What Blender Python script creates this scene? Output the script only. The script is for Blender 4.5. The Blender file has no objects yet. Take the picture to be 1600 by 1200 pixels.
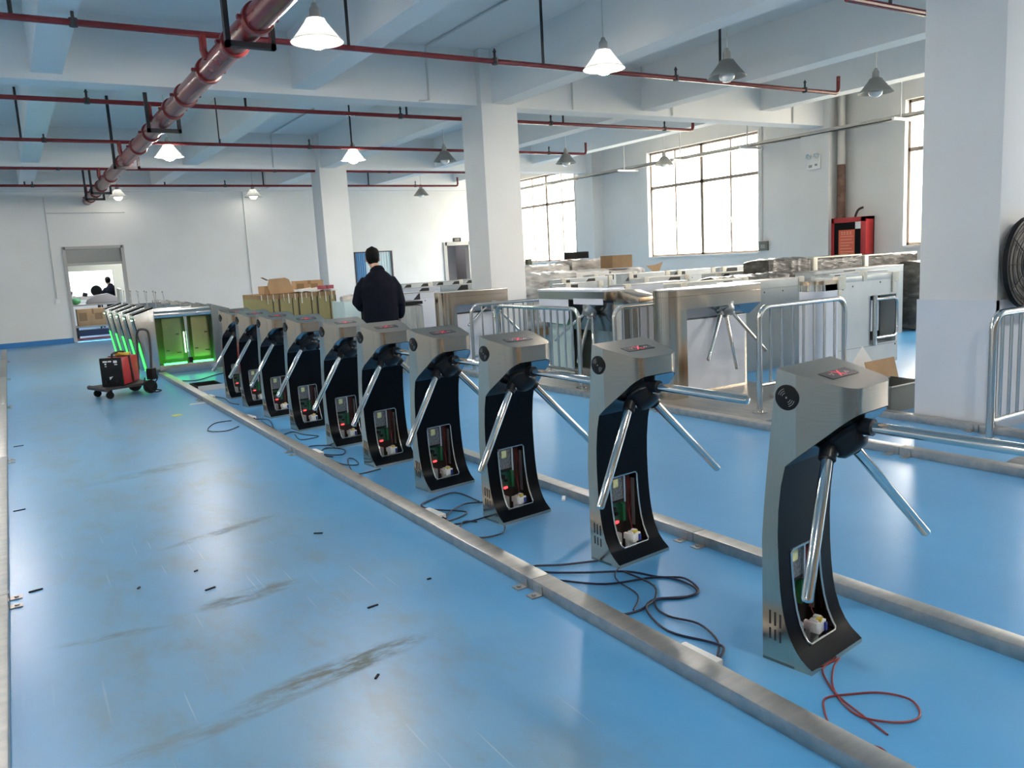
import bpy, bmesh, math, random
from mathutils import Vector, Matrix
random.seed(7)
S = bpy.context.scene
COL = S.collection
PI = math.pi

# ------------------------------------------------------------------ camera, world, exposure
cam_d = bpy.data.cameras.new('camera')
cam_d.sensor_fit = 'HORIZONTAL'; cam_d.sensor_width = 36.0
cam_d.lens = 36.0 * 1262.0 / 1600.0
cam_d.clip_start = 0.05; cam_d.clip_end = 300
cam = bpy.data.objects.new('camera', cam_d); COL.objects.link(cam)
Rm = [[0.848, -0.126, 0.514], [-0.527, -0.102, 0.844], [-0.054, -0.987, -0.153]]
def _axes():
    f = 1262.0
    dY = Vector(((12-800)/f, (447-600)/f, 1)).normalized()
    dX = Vector(((2900-800)/f, (290-600)/f, 1)).normalized()
    dX = (dX - dY*dX.dot(dY)).normalized()
    dZ = dX.cross(dY)
    if dZ.y > 0: dZ = -dZ
    return dX, dY, dZ
dX, dY, dZ = _axes()
m = Matrix(((dX.x, -dX.y, -dX.z), (dY.x, -dY.y, -dY.z), (dZ.x, -dZ.y, -dZ.z))).to_4x4()
m.translation = Vector((0, 0, 1.46))
cam.matrix_world = m
S.camera = cam

S.view_settings.view_transform = 'Standard'
S.view_settings.look = 'None'
S.view_settings.gamma = 1.0
S.view_settings.use_curve_mapping = False
S.view_settings.exposure = 0.52

LAMP_L = 345.0      # radiance of a lit lamp bulb
SKY_L = 15.0         # overcast sky outside the windows
w = bpy.data.worlds.new('sky'); S.world = w; w.use_nodes = True
w.node_tree.nodes['Background'].inputs[0].default_value = (1.0, 0.915, 0.82, 1)
w.node_tree.nodes['Background'].inputs[1].default_value = SKY_L

XW, YB, XL, YF = 14.0, 22.5, -7.0, -6.0      # right wall, back wall, left wall, wall behind the camera
ZC = 4.4
WINDOWS = [(5.3, 8.97, 1.31, 3.88), (12.33, 15.89, 1.31, 3.88), (19.0, 22.1, 1.31, 3.88), (-1.8, 1.8, 1.31, 3.88)]
for i, (a, b, z0, z1) in enumerate(WINDOWS):   # sky portals in the window openings
    ld = bpy.data.lights.new('sky_portal', 'AREA'); ld.shape = 'RECTANGLE'
    ld.size = b - a; ld.size_y = z1 - z0; ld.cycles.is_portal = True
    lo = bpy.data.objects.new('sky_portal', ld); COL.objects.link(lo)
    lo.location = (XW + 0.32, (a+b)/2, (z0+z1)/2)
    lo.rotation_euler = Matrix(((0, 0, 1), (1, 0, 0), (0, 1, 0))).to_euler()   # local -Z looks along -X

# ------------------------------------------------------------------ materials
def mat(name, col, rough=0.5, metal=0.0, spec=0.5, emit=None, es=0.0, trans=0.0, coat=0.0, alpha=1.0):
    M = bpy.data.materials.new(name); M.use_nodes = True
    b = M.node_tree.nodes['Principled BSDF']
    b.inputs['Base Color'].default_value = (*col, 1); b.inputs['Roughness'].default_value = rough
    b.inputs['Metallic'].default_value = metal; b.inputs['Specular IOR Level'].default_value = spec
    b.inputs['Transmission Weight'].default_value = trans; b.inputs['Coat Weight'].default_value = coat
    b.inputs['Alpha'].default_value = alpha
    if emit:
        b.inputs['Emission Color'].default_value = (*emit, 1); b.inputs['Emission Strength'].default_value = es
    return M
def N(M, t, **kw):
    n = M.node_tree.nodes.new(t)
    for k, v in kw.items(): setattr(n, k, v)
    return n
def Lk(M, a, b): M.node_tree.links.new(a, b)
def mth(M, op, a, b=None, clamp=False):
    n = N(M, 'ShaderNodeMath', operation=op); n.use_clamp = clamp
    for i, v in enumerate((a, b)):
        if v is None: continue
        if isinstance(v, (int, float)): n.inputs[i].default_value = v
        else: Lk(M, v, n.inputs[i])
    return n.outputs[0]
def noise(M, vec, scale, detail=3, rough=0.55):
    n = N(M, 'ShaderNodeTexNoise'); n.inputs['Scale'].default_value = scale
    n.inputs['Detail'].default_value = detail; n.inputs['Roughness'].default_value = rough
    if vec is not None: Lk(M, vec, n.inputs['Vector'])
    return n.outputs['Fac']
def ramp(M, fac, stops):
    r = N(M, 'ShaderNodeValToRGB'); e = r.color_ramp.elements
    e[0].position, e[0].color = stops[0][0], (*stops[0][1], 1)
    e[1].position, e[1].color = stops[-1][0], (*stops[-1][1], 1)
    for p, c in stops[1:-1]:
        x = e.new(p); x.color = (*c, 1)
    Lk(M, fac, r.inputs[0]); return r.outputs[0]
def sstep(M, v, a, b):
    n = N(M, 'ShaderNodeMapRange', interpolation_type='SMOOTHSTEP')
    n.inputs[1].default_value = a; n.inputs[2].default_value = b
    Lk(M, v, n.inputs[0]); return n.outputs[0]
def mapping(M, vec, loc=(0, 0, 0), rot=(0, 0, 0), sc=(1, 1, 1)):
    n = N(M, 'ShaderNodeMapping'); n.inputs[1].default_value = loc; n.inputs[2].default_value = rot; n.inputs[3].default_value = sc
    Lk(M, vec, n.inputs[0]); return n.outputs[0]
def mixc(M, fac, a, b):
    n = N(M, 'ShaderNodeMix', data_type='RGBA')
    if isinstance(fac, (int, float)): n.inputs[0].default_value = fac
    else: Lk(M, fac, n.inputs[0])
    for i, v in ((6, a), (7, b)):
        if isinstance(v, tuple): n.inputs[i].default_value = (*v, 1)
        else: Lk(M, v, n.inputs[i])
    return n.outputs[2]

def varied(name, c1, c2, scale=6.0, rough=0.5, metal=0.0, r2=None, stretch=(1, 1, 1), bump=0.0, spec=0.5, bscale=None):
    M = mat(name, c1, rough, metal, spec)
    b = M.node_tree.nodes['Principled BSDF']
    tc = N(M, 'ShaderNodeTexCoord').outputs['Object']
    v = mapping(M, tc, sc=stretch)
    f = noise(M, v, scale, 4)
    Lk(M, ramp(M, f, [(0.3, c1), (0.7, c2)]), b.inputs['Base Color'])
    if r2 is not None:
        n = N(M, 'ShaderNodeMapRange'); n.inputs[3].default_value = rough; n.inputs[4].default_value = r2
        Lk(M, f, n.inputs[0]); Lk(M, n.outputs[0], b.inputs['Roughness'])
    if bump:
        bn = N(M, 'ShaderNodeBump'); bn.inputs['Strength'].default_value = bump; bn.inputs['Distance'].default_value = 0.01
        Lk(M, noise(M, v, bscale or scale*4, 5), bn.inputs['Height']); Lk(M, bn.outputs[0], b.inputs['Normal'])
    return M

# blue epoxy floor with a worn aisle, brown scuffs and pale scratches
def floor_material():
    M = mat('blue_epoxy', (0.06, 0.27, 0.6), 0.2)
    b = M.node_tree.nodes['Principled BSDF']
    P = N(M, 'ShaderNodeTexCoord').outputs['Object']
    sx = N(M, 'ShaderNodeSeparateXYZ'); Lk(M, P, sx.inputs[0]); X, Y = sx.outputs[0], sx.outputs[1]
    big = noise(M, P, 0.9, 5, 0.6); fine = noise(M, P, 7.0, 6, 0.65)
    blue = ramp(M, big, [(0.3, (0.075, 0.295, 0.57)), (0.55, (0.09, 0.335, 0.625)), (0.75, (0.13, 0.375, 0.635))])
    # worn band down the walking aisle
    aisle = mth(M, 'MULTIPLY', sstep(M, X, -0.25, 0.25), mth(M, 'SUBTRACT', 1.0, sstep(M, X, 1.05, 1.75)))
    wn = sstep(M, noise(M, mapping(M, P, sc=(1.2, 0.6, 1)), 0.8, 8, 0.55), 0.2, 0.85)
    wear = mth(M, 'MULTIPLY', aisle, wn)
    fn = sstep(M, fine, 0.25, 0.8)
    wear2 = mth(M, 'MULTIPLY', mth(M, 'ADD', mth(M, 'MULTIPLY', wear, 0.6), mth(M, 'MULTIPLY', aisle, 0.25)), mth(M, 'ADD', mth(M, 'MULTIPLY', fn, 0.3), 0.65))
    col = mixc(M, wear2, blue, (0.225, 0.33, 0.385))
    # grey grime mottling in the walking aisle
    gm = sstep(M, noise(M, mapping(M, P, loc=(3, 1, 0), rot=(0, 0, 0.5), sc=(2.2, 1.1, 1)), 1.6, 8, 0.7), 0.42, 0.72)
    gm = mth(M, 'MULTIPLY', mth(M, 'MULTIPLY', gm, aisle), mth(M, 'SUBTRACT', 0.75, mth(M, 'MULTIPLY', sstep(M, Y, 5.0, 12.0), 0.35)))
    col = mixc(M, gm, col, (0.165, 0.235, 0.27))
    # pale scratches in three directions
    tot = None
    for (rot, s, off) in ((0.35, 1.0, 0), (-0.55, 1.3, 3.1), (1.2, 0.9, 7.7)):
        v = mapping(M, P, loc=(off, off*0.7, 0), rot=(0, 0, rot), sc=(60*s, 1.3*s, 1))
        k = sstep(M, noise(M, v, 1.0, 1, 0.3), 0.70, 0.78)
        k = mth(M, 'MULTIPLY', k, sstep(M, noise(M, mapping(M, P, loc=(off, 0, 0)), 0.9, 2), 0.5, 0.66))
        tot = k if tot is None else mth(M, 'MAXIMUM', tot, k)
    near = mth(M, 'SUBTRACT', 1.0, sstep(M, Y, 4.0, 7.5))
    tot = mth(M, 'MULTIPLY', mth(M, 'MULTIPLY', tot, near), aisle)
    col = mixc(M, mth(M, 'MULTIPLY', tot, 0.5), col, (0.52, 0.60, 0.62))
    # brown tyre scuffs across the aisle
    acc = None
    rag = noise(M, mapping(M, P, sc=(1, 3.2, 1)), 6.0, 7, 0.75)
    for (cx, cy, L, W, a, st) in ((0.87, 4.72, 0.30, 0.045, 0.30, 0.75), (0.77, 3.67, 0.22, 0.075, 0.1, 0.9),
                                  (0.85, 2.74, 0.38, 0.075, 0.16, 1.0), (0.18, 3.6, 0.20, 0.035, -0.2, 0.55),
                                  (0.26, 2.62, 0.2, 0.05, 0.1, 0.45), (0.75, 6.6, 0.45, 0.10, 0.25, 0.5), (0.5, 2.63, 0.28, 0.035, 0.2, 0.6)):
        dx = mth(M, 'SUBTRACT', X, cx); dy = mth(M, 'SUBTRACT', Y, cy)
        c, s = math.cos(a), math.sin(a)
        u = mth(M, 'DIVIDE', mth(M, 'ADD', mth(M, 'MULTIPLY', dx, c), mth(M, 'MULTIPLY', dy, s)), L)
        v = mth(M, 'DIVIDE', mth(M, 'SUBTRACT', mth(M, 'MULTIPLY', dy, c), mth(M, 'MULTIPLY', dx, s)), W)
        d = mth(M, 'ADD', mth(M, 'MULTIPLY', u, u), mth(M, 'MULTIPLY', v, v))
        e = mth(M, 'MULTIPLY', mth(M, 'SUBTRACT', 1.0, sstep(M, d, 0.1, 1.7)), st)
        acc = e if acc is None else mth(M, 'MAXIMUM', acc, e)
    sc = mth(M, 'MULTIPLY', acc, sstep(M, rag, 0.36, 0.62))
    col = mixc(M, mth(M, 'MULTIPLY', sc, 0.9), col, (0.12, 0.13, 0.095))
    Lk(M, col, b.inputs['Base Color'])
    rg = mth(M, 'ADD', 0.10, mth(M, 'MULTIPLY', big, 0.10))
    rg = mth(M, 'ADD', rg, mth(M, 'MULTIPLY', fine, 0.08))
    rg = mth(M, 'ADD', rg, mth(M, 'MULTIPLY', aisle, 0.04))
    rg = mth(M, 'ADD', rg, mth(M, 'MULTIPLY', sc, 0.3))
    rg = mth(M, 'MAXIMUM', mth(M, 'ADD', rg, 0.10), 0.285)
    Lk(M, rg, b.inputs['Roughness'])
    bn = N(M, 'ShaderNodeBump'); bn.inputs['Strength'].default_value = 0.06; bn.inputs['Distance'].default_value = 0.01
    Lk(M, noise(M, P, 14, 3), bn.inputs['Height']); Lk(M, bn.outputs[0], b.inputs['Normal'])
    return M

def steel(name, col, rough, streak=(60, 60, 1.5), var=0.12):
    M = mat(name, col, rough, 1.0)
    b = M.node_tree.nodes['Principled BSDF']
    P = N(M, 'ShaderNodeTexCoord').outputs['Object']
    f = noise(M, mapping(M, P, sc=streak), 3.0, 3)
    lo = tuple(c*(1-var) for c in col); hi = tuple(min(1, c*(1+var)) for c in col)
    Lk(M, ramp(M, f, [(0.3, lo), (0.7, hi)]), b.inputs['Base Color'])
    n = N(M, 'ShaderNodeMapRange'); n.inputs[3].default_value = rough*0.85; n.inputs[4].default_value = rough*1.2
    Lk(M, f, n.inputs[0]); Lk(M, n.outputs[0], b.inputs['Roughness'])
    return M

m_floor = floor_material()
m_wall = varied('white_wall_paint', (0.74, 0.735, 0.71), (0.79, 0.785, 0.765), 1.2, 0.75, bump=0.04, bscale=30)
m_ceil = varied('ceiling_paint', (0.80, 0.80, 0.79), (0.84, 0.84, 0.83), 0.8, 0.85)
m_colpaint = varied('column_paint', (0.76, 0.755, 0.74), (0.8, 0.795, 0.78), 1.5, 0.7)
m_colwrap = varied('column_board', (0.66, 0.69, 0.76), (0.72, 0.75, 0.80), 1.5, 0.4)
m_blue = mat('blue_skirting_paint', (0.03, 0.2, 0.5), 0.4)
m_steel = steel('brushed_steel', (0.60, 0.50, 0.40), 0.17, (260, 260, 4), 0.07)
m_steel_refl = steel('brushed_steel_reflection_tone', (0.47, 0.385, 0.30), 0.24, (4, 4, 220), 0.07)  # cross-brushed, its darker brown standing in for reflections on the head
m_steel_h = steel('brushed_steel_level', (0.60, 0.57, 0.52), 0.24, (4, 200, 200), 0.05)
m_chrome = mat('polished_steel', (0.78, 0.76, 0.72), 0.10, 1.0)
m_tube = mat('satin_steel_tube', (0.62, 0.62, 0.60), 0.22, 1.0)
m_galv = varied('galvanised_steel', (0.34, 0.35, 0.35), (0.50, 0.485, 0.46), 9.0, 0.34, 0.9, r2=0.5, stretch=(2, 0.5, 2))
m_black = mat('black_gloss_panel', (0.002, 0.003, 0.005), 0.28, 0.0, 0.12)
m_soffit = mat('dark_mirror_panel', (0.33, 0.37, 0.40), 0.15, 1.0)
m_hub = mat('black_cast_hub', (0.007, 0.008, 0.011), 0.38, 0.0, 0.3)
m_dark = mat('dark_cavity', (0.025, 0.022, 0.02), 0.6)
m_bplastic = mat('black_plastic', (0.010, 0.010, 0.011), 0.5, 0.0, 0.2)
m_white = mat('white_plastic', (0.8, 0.8, 0.78), 0.35)
m_grey = mat('grey_plastic', (0.3, 0.3, 0.29), 0.5)
m_psu = varied('perforated_case', (0.05, 0.055, 0.06), (0.30, 0.31, 0.31), 160, 0.45, 0.5)
m_psuf = mat('aluminium_flange', (0.6, 0.6, 0.6), 0.4, 0.9)
m_label = varied('yellow_green_label', (0.55, 0.6, 0.2), (0.75, 0.75, 0.5), 60, 0.5)
m_pcb = varied('green_circuit_board', (0.006, 0.04, 0.025), (0.02, 0.12, 0.065), 110, 0.4)
m_term = mat('green_terminal', (0.012, 0.13, 0.045), 0.4)
m_wire_r = mat('red_wire', (0.20, 0.02, 0.022), 0.45)
m_wire_b = mat('black_wire', (0.012, 0.014, 0.03), 0.45)
m_wire_db = mat('dark_blue_wire', (0.008, 0.012, 0.04), 0.45)
m_led_r = mat('red_led', (0.3, 0.01, 0.01), 0.4, emit=(1.0, 0.05, 0.06), es=2.0)
m_led_cross = mat('red_led_matrix', (0.3, 0.01, 0.02), 0.4, emit=(1.0, 0.08, 0.14), es=0.55)
m_led_dot = mat('pale_led_dots', (0.4, 0.3, 0.3), 0.4, emit=(1.0, 0.6, 0.65), es=0.35)
m_led_g = mat('green_led', (0.02, 0.5, 0.04), 0.4, emit=(0.03, 1.0, 0.08), es=16.0)
m_led_g2 = mat('green_led_panel', (0.02, 0.4, 0.05), 0.4, emit=(0.05, 1.0, 0.10), es=1.6)
m_dgreen = mat('dark_green_glass', (0.03, 0.075, 0.055), 0.2)
m_led_w = mat('pale_green_led_tube', (0.6, 0.9, 0.6), 0.4, emit=(0.45, 1.0, 0.5), es=4.0)
m_switch = mat('blue_switch', (0.02, 0.04, 0.25), 0.4)
m_yel = mat('yellow_tag', (0.7, 0.5, 0.06), 0.5)
m_film = varied('protective_film', (0.62, 0.65, 0.72), (0.72, 0.74, 0.80), 3.0, 0.32)
m_film_g = varied('grey_film_on_steel', (0.50, 0.53, 0.53), (0.58, 0.60, 0.59), 3.0, 0.38, 0.15)
m_film_t = varied('pale_teal_panel', (0.50, 0.64, 0.64), (0.56, 0.68, 0.68), 3.0, 0.3)
m_wrap = varied('crumpled_clear_wrap', (0.22, 0.20, 0.18), (0.74, 0.70, 0.66), 3.2, 0.2, 0.0, r2=0.4, bump=0.6, stretch=(0.8, 1, 3), bscale=7)
m_wrapd = varied('crumpled_dark_wrap', (0.018, 0.015, 0.012), (0.13, 0.12, 0.105), 4.0, 0.16, 0.0, r2=0.35, bump=0.8, stretch=(0.8, 1, 2.5), bscale=7)
m_wrapw = varied('white_bubble_film', (0.66, 0.63, 0.60), (0.80, 0.77, 0.73), 9.0, 0.3, bump=0.7, bscale=26)
m_foam = varied('cream_foam', (0.72, 0.67, 0.55), (0.8, 0.76, 0.66), 20, 0.8)
m_card = varied('brown_cardboard', (0.42, 0.255, 0.13), (0.50, 0.32, 0.17), 5, 0.8)
m_cardd = varied('dark_cardboard', (0.26, 0.155, 0.08), (0.32, 0.2, 0.1), 5, 0.8)
m_kraft = varied('olive_kraft_paper', (0.25, 0.22, 0.09), (0.33, 0.28, 0.13), 2.5, 0.7)
m_print = mat('dark_print', (0.05, 0.04, 0.03), 0.7)
m_redp = varied('red_pipe_paint', (0.15, 0.014, 0.017), (0.20, 0.022, 0.025), 6, 0.27)
m_red = varied('red_cabinet_paint', (0.45, 0.018, 0.025), (0.52, 0.03, 0.035), 4, 0.35)
m_notice = mat('orange_red_notice', (0.75, 0.13, 0.06), 0.5)
m_hang = mat('dark_hanger_steel', (0.03, 0.026, 0.028), 0.6)
m_shade = mat('grey_lamp_shade', (0.34, 0.35, 0.34), 0.42, 0.4)
def shade_mat():
    M = bpy.data.materials.new('translucent_lamp_shade'); M.use_nodes = True
    nt = M.node_tree; b = nt.nodes['Principled BSDF']; b.inputs['Base Color'].default_value = (0.20, 0.205, 0.20, 1); b.inputs['Roughness'].default_value = 0.35
    tr = nt.nodes.new('ShaderNodeBsdfTranslucent'); tr.inputs[0].default_value = (0.7, 0.71, 0.7, 1)
    x = nt.nodes.new('ShaderNodeMixShader'); x.inputs[0].default_value = 0.42
    nt.links.new(b.outputs[0], x.inputs[1]); nt.links.new(tr.outputs[0], x.inputs[2]); nt.links.new(x.outputs[0], nt.nodes['Material Output'].inputs[0]); return M
m_shade_t = shade_mat()
m_lit = mat('lit_bulb', (1, 1, 1), 0.4, emit=(1.0, 0.94, 0.85), es=LAMP_L)
m_lit_dim = mat('lit_bulb_dimmed', (1, 1, 1), 0.4, emit=(1.0, 0.94, 0.85), es=LAMP_L*0.05)  # back row turned down to avoid hot spots on the wall
m_bulb = mat('unlit_bulb', (0.75, 0.76, 0.74), 0.15, 0.0, 0.5, coat=0.5)
m_frame = mat('bronze_window_frame', (0.30, 0.24, 0.20), 0.45, 0.1)  # brown lightened, window glare put into the colour
m_sill = mat('window_reveal', (0.78, 0.77, 0.75), 0.6)
m_conduit = mat('white_conduit', (0.6, 0.6, 0.58), 0.5)
m_rust = varied('rusty_pipe', (0.10, 0.055, 0.04), (0.24, 0.14, 0.10), 7, 0.55, 0.3)
m_silver = mat('silver_pipe', (0.55, 0.54, 0.52), 0.4, 0.7)
m_navy = varied('navy_jacket_cloth', (0.004, 0.005, 0.010), (0.007, 0.008, 0.015), 9, 0.9, bump=0.5, bscale=12, spec=0.1)
m_trous = mat('dark_trousers_cloth', (0.012, 0.012, 0.016), 0.85)
m_hair = mat('black_hair', (0.004, 0.0035, 0.0035), 0.7, spec=0.15)
m_skin = mat('skin', (0.50, 0.30, 0.215), 0.55)
m_shoe = mat('black_shoe', (0.01, 0.01, 0.01), 0.4)
m_curt1 = varied('blue_curtain', (0.05, 0.16, 0.34), (0.12, 0.28, 0.50), 3, 0.8, stretch=(14, 1, 0.2))
m_curt2 = varied('pale_curtain', (0.42, 0.55, 0.58), (0.62, 0.72, 0.73), 3, 0.8, stretch=(10, 1, 0.2))
m_dframe = mat('grey_door_frame', (0.42, 0.41, 0.39), 0.5)
m_beige = varied('beige_wall_paint', (0.50, 0.49, 0.40), (0.55, 0.54, 0.45), 2, 0.7)
m_greyw = mat('grey_partition', (0.26, 0.25, 0.26), 0.6)
m_skyline = mat('lit_window_pane', (0.8, 0.8, 0.8), 0.5, emit=(1, 1, 1), es=0.8)
m_mgreen = mat('green_sack', (0.08, 0.33, 0.13), 0.5)
m_ground = varied('pale_concrete_yard', (0.42, 0.40, 0.36), (0.5, 0.48, 0.42), 0.5, 0.9)
m_hedge = varied('hedge_leaves', (0.22, 0.27, 0.08), (0.40, 0.38, 0.14), 3, 0.8, bump=1.0)
m_magenta = mat('red_carton', (0.35, 0.06, 0.08), 0.5)

def glass_mat(name, tint, gl=0.06):
    M = bpy.data.materials.new(name); M.use_nodes = True
    nt = M.node_tree; nt.nodes.clear()
    o = nt.nodes.new('ShaderNodeOutputMaterial'); t = nt.nodes.new('ShaderNodeBsdfTransparent'); g = nt.nodes.new('ShaderNodeBsdfGlossy')
    x = nt.nodes.new('ShaderNodeMixShader'); fr = nt.nodes.new('ShaderNodeValue'); fr.outputs[0].default_value = 0.07
    t.inputs[0].default_value = (*tint, 1); g.inputs['Roughness'].default_value = gl
    nt.links.new(fr.outputs[0], x.inputs[0]); nt.links.new(t.outputs[0], x.inputs[1]); nt.links.new(g.outputs[0], x.inputs[2])
    nt.links.new(x.outputs[0], o.inputs[0]); return M
m_glass = glass_mat('window_glass', (0.95, 0.97, 0.96), 0.02)
m_frost = mat('frosted_glass', (0.24, 0.255, 0.25), 0.18, 0.0, 0.6)
m_acryl = glass_mat('green_acrylic', (0.80, 0.95, 0.80), 0.05)

# ------------------------------------------------------------------ mesh builder
def frame_z(d):
    d = Vector(d).normalized()
    up = Vector((0, 0, 1)) if abs(d.z) < 0.95 else Vector((1, 0, 0))
    x = up.cross(d).normalized(); y = d.cross(x)
    return x, y, d
class MB:
    def __init__(s): s.bm = bmesh.new()
    def box(s, x0, x1, y0, y1, z0, z1):
        v = [s.bm.verts.new((x, y, z)) for z in (z0, z1) for y in (y0, y1) for x in (x0, x1)]
        for f in ((0, 2, 3, 1), (4, 5, 7, 6), (0, 1, 5, 4), (2, 6, 7, 3), (0, 4, 6, 2), (1, 3, 7, 5)):
            s.bm.faces.new([v[i] for i in f])
        return s
    def obox(s, c, sx, sy, sz, rz=0.0, rx=0.0, ry=0.0):
        R = Matrix.Rotation(rz, 3, 'Z') @ Matrix.Rotation(ry, 3, 'Y') @ Matrix.Rotation(rx, 3, 'X'); c = Vector(c)
        v = [s.bm.verts.new(c + R @ Vector((x*sx/2, y*sy/2, z*sz/2))) for z in (-1, 1) for y in (-1, 1) for x in (-1, 1)]
        for f in ((0, 2, 3, 1), (4, 5, 7, 6), (0, 1, 5, 4), (2, 6, 7, 3), (0, 4, 6, 2), (1, 3, 7, 5)):
            s.bm.faces.new([v[i] for i in f])
        return s
    def ring(s, c, x, y, r, n, r2=None):
        r2 = r if r2 is None else r2
        return [s.bm.verts.new(c + x*(math.cos(2*PI*k/n)*r) + y*(math.sin(2*PI*k/n)*r2)) for k in range(n)]
    def bridge(s, a, b):
        n = len(a)
        for k in range(n): s.bm.faces.new((a[k], a[(k+1) % n], b[(k+1) % n], b[k]))
    def cyl(s, p0, p1, r, n=16, r1=None, cap=True):
        p0, p1 = Vector(p0), Vector(p1); x, y, d = frame_z(p1-p0)
        a = s.ring(p0, x, y, r, n); b = s.ring(p1, x, y, r if r1 is None else r1, n); s.bridge(a, b)
        if cap: s.bm.faces.new(a[::-1]); s.bm.faces.new(b)
        return s
    def lathe(s, o, axis, prof, n=20):       # prof: (along, radius)
        o = Vector(o); x, y, d = frame_z(axis); prev = None
        for (t, r) in prof:
            c = o + d*t
            if r < 1e-5: cur = [s.bm.verts.new(c)]
            else: cur = s.ring(c, x, y, r, n)
            if prev is not None:
                if len(prev) == 1 and len(cur) > 1:
                    for k in range(n): s.bm.faces.new((prev[0], cur[(k+1) % n], cur[k]))
                elif len(cur) == 1 and len(prev) > 1:
                    for k in range(n): s.bm.faces.new((prev[k], prev[(k+1) % n], cur[0]))
                elif len(cur) > 1: s.bridge(prev, cur)
            prev = cur
        return s
    def tube(s, pts, r, n=8, closed=False):
        pts = [Vector(p) for p in pts]; N_ = len(pts); rings = []
        t0 = (pts[1]-pts[0]).normalized(); x, y, _ = frame_z(t0)
        for i, p in enumerate(pts):
            t = (pts[min(i+1, N_-1)] - pts[max(i-1, 0)]).normalized()
            x = (x - t*x.dot(t)).normalized(); y = t.cross(x)
            rings.append(s.ring(p, x, y, r, n))
        for a, b in zip(rings, rings[1:]): s.bridge(a, b)
        s.bm.faces.new(rings[0][::-1]); s.bm.faces.new(rings[-1])
        return s
    def prism(s, poly, axis, a, b):          # poly in the other two axes, in order (x,y),(x,z),(y,z)
        def P(u, v, t):
            return (t, u, v) if axis == 'x' else ((u, t, v) if axis == 'y' else (u, v, t))
        A = [s.bm.verts.new(P(u, v, a)) for u, v in poly]; B = [s.bm.verts.new(P(u, v, b)) for u, v in poly]
        s.bridge(A, B); s.bm.faces.new(A[::-1]); s.bm.faces.new(B); return s
    def face(s, pts): s.bm.faces.new([s.bm.verts.new(p) for p in pts]); return s
    def sphere(s, c, r, n=14, sz=1.0):
        prof = [(-math.cos(PI*k/8)*r*sz, math.sin(PI*k/8)*r) for k in range(9)]
        prof[0] = (-r*sz, 0); prof[-1] = (r*sz, 0)
        return s.lathe(c, (0, 0, 1), prof, n)
    def xf(s, M): bmesh.ops.transform(s.bm, matrix=M, verts=s.bm.verts); return s
    def build(s, name, material, parent=None, bevel=0.0, ang=35, loc=None, solid=0.0):
        bmesh.ops.recalc_face_normals(s.bm, faces=s.bm.faces)
        if bevel:
            es = [e for e in s.bm.edges if len(e.link_faces) == 2 and e.calc_face_angle(0) > 0.6]
            bmesh.ops.bevel(s.bm, geom=es, offset=bevel, segments=2, affect='EDGES', profile=0.6)
        me = bpy.data.meshes.new(name); s.bm.to_mesh(me); s.bm.free()
        for p in me.polygons: p.use_smooth = True
        me.set_sharp_from_angle(angle=math.radians(ang))
        for mm in (material if isinstance(material, (list, tuple)) else [material]): me.materials.append(mm)
        o = bpy.data.objects.new(name, me); COL.objects.link(o)
        if parent is not None: o.parent = parent
        if loc is not None: o.location = loc
        return o
def tag(o, label, cat=None, group=None):
    o['label'] = label
    if cat: o['category'] = cat
    if group: o['group'] = group
    return o
def thing(name, label, cat, loc=(0, 0, 0), rz=0.0, group=None):
    o = bpy.data.objects.new(name, None); COL.objects.link(o); o.empty_display_size = 0.1
    o.location = loc; o.rotation_euler = (0, 0, rz)
    return tag(o, label, cat, group)
def struct(o): o['kind'] = 'structure'; return o
def copy_tree(o, parent=None):
    c = o.copy(); COL.objects.link(c)
    if parent is not None: c.parent = parent
    for ch in list(o.children): copy_tree(ch, c)
    return c
def dup(o, loc, rz, label, group=None):
    c = copy_tree(o); c.location = loc; c.rotation_euler = (0, 0, rz); c['label'] = label
    if group: c['group'] = group
    return c
def smooth_path(pts, sub=5):
    P = [Vector(p) for p in pts]; out = []
    for i in range(len(P)-1):
        p0, p1, p2, p3 = P[max(i-1, 0)], P[i], P[i+1], P[min(i+2, len(P)-1)]
        for k in range(sub):
            t = k/sub
            out.append(0.5*((2*p1) + (p2-p0)*t + (2*p0-5*p1+4*p2-p3)*t*t + (3*p1-p0-3*p2+p3)*t**3))
    out.append(P[-1]); return out
def arc2(cx, cy, r, a0, a1, n): return [(cx + r*math.cos(a0+(a1-a0)*k/n), cy + r*math.sin(a0+(a1-a0)*k/n)) for k in range(n+1)]
def rrect(x0, x1, y0, y1, r, n=4):
    return (arc2(x1-r, y1-r, r, 0, PI/2, n) + arc2(x0+r, y1-r, r, PI/2, PI, n) + arc2(x0+r, y0+r, r, PI, 1.5*PI, n) + arc2(x1-r, y0+r, r, 1.5*PI, 2*PI, n))

# ------------------------------------------------------------------ room
struct(MB().box(XL, XW+0.3, YF, YB, -0.12, 0).build('floor', m_floor))
struct(MB().box(XL-0.2, XW+0.3, YF-0.2, YB+0.2, ZC, ZC+0.2).build('ceiling', m_ceil))
# right wall with window openings
b = MB(); T0, T1 = XW, XW+0.26
ys = sorted(WINDOWS); cur = YF
for (a, c, z0, z1) in ys:
    b.box(T0, T1, cur, a, 0, ZC); b.box(T0, T1, a, c, 0, z0); b.box(T0, T1, a, c, z1, ZC); cur = c
b.box(T0, T1, cur, YB+0.2, 0, ZC)
struct(b.build('wall_right', m_wall))
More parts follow.
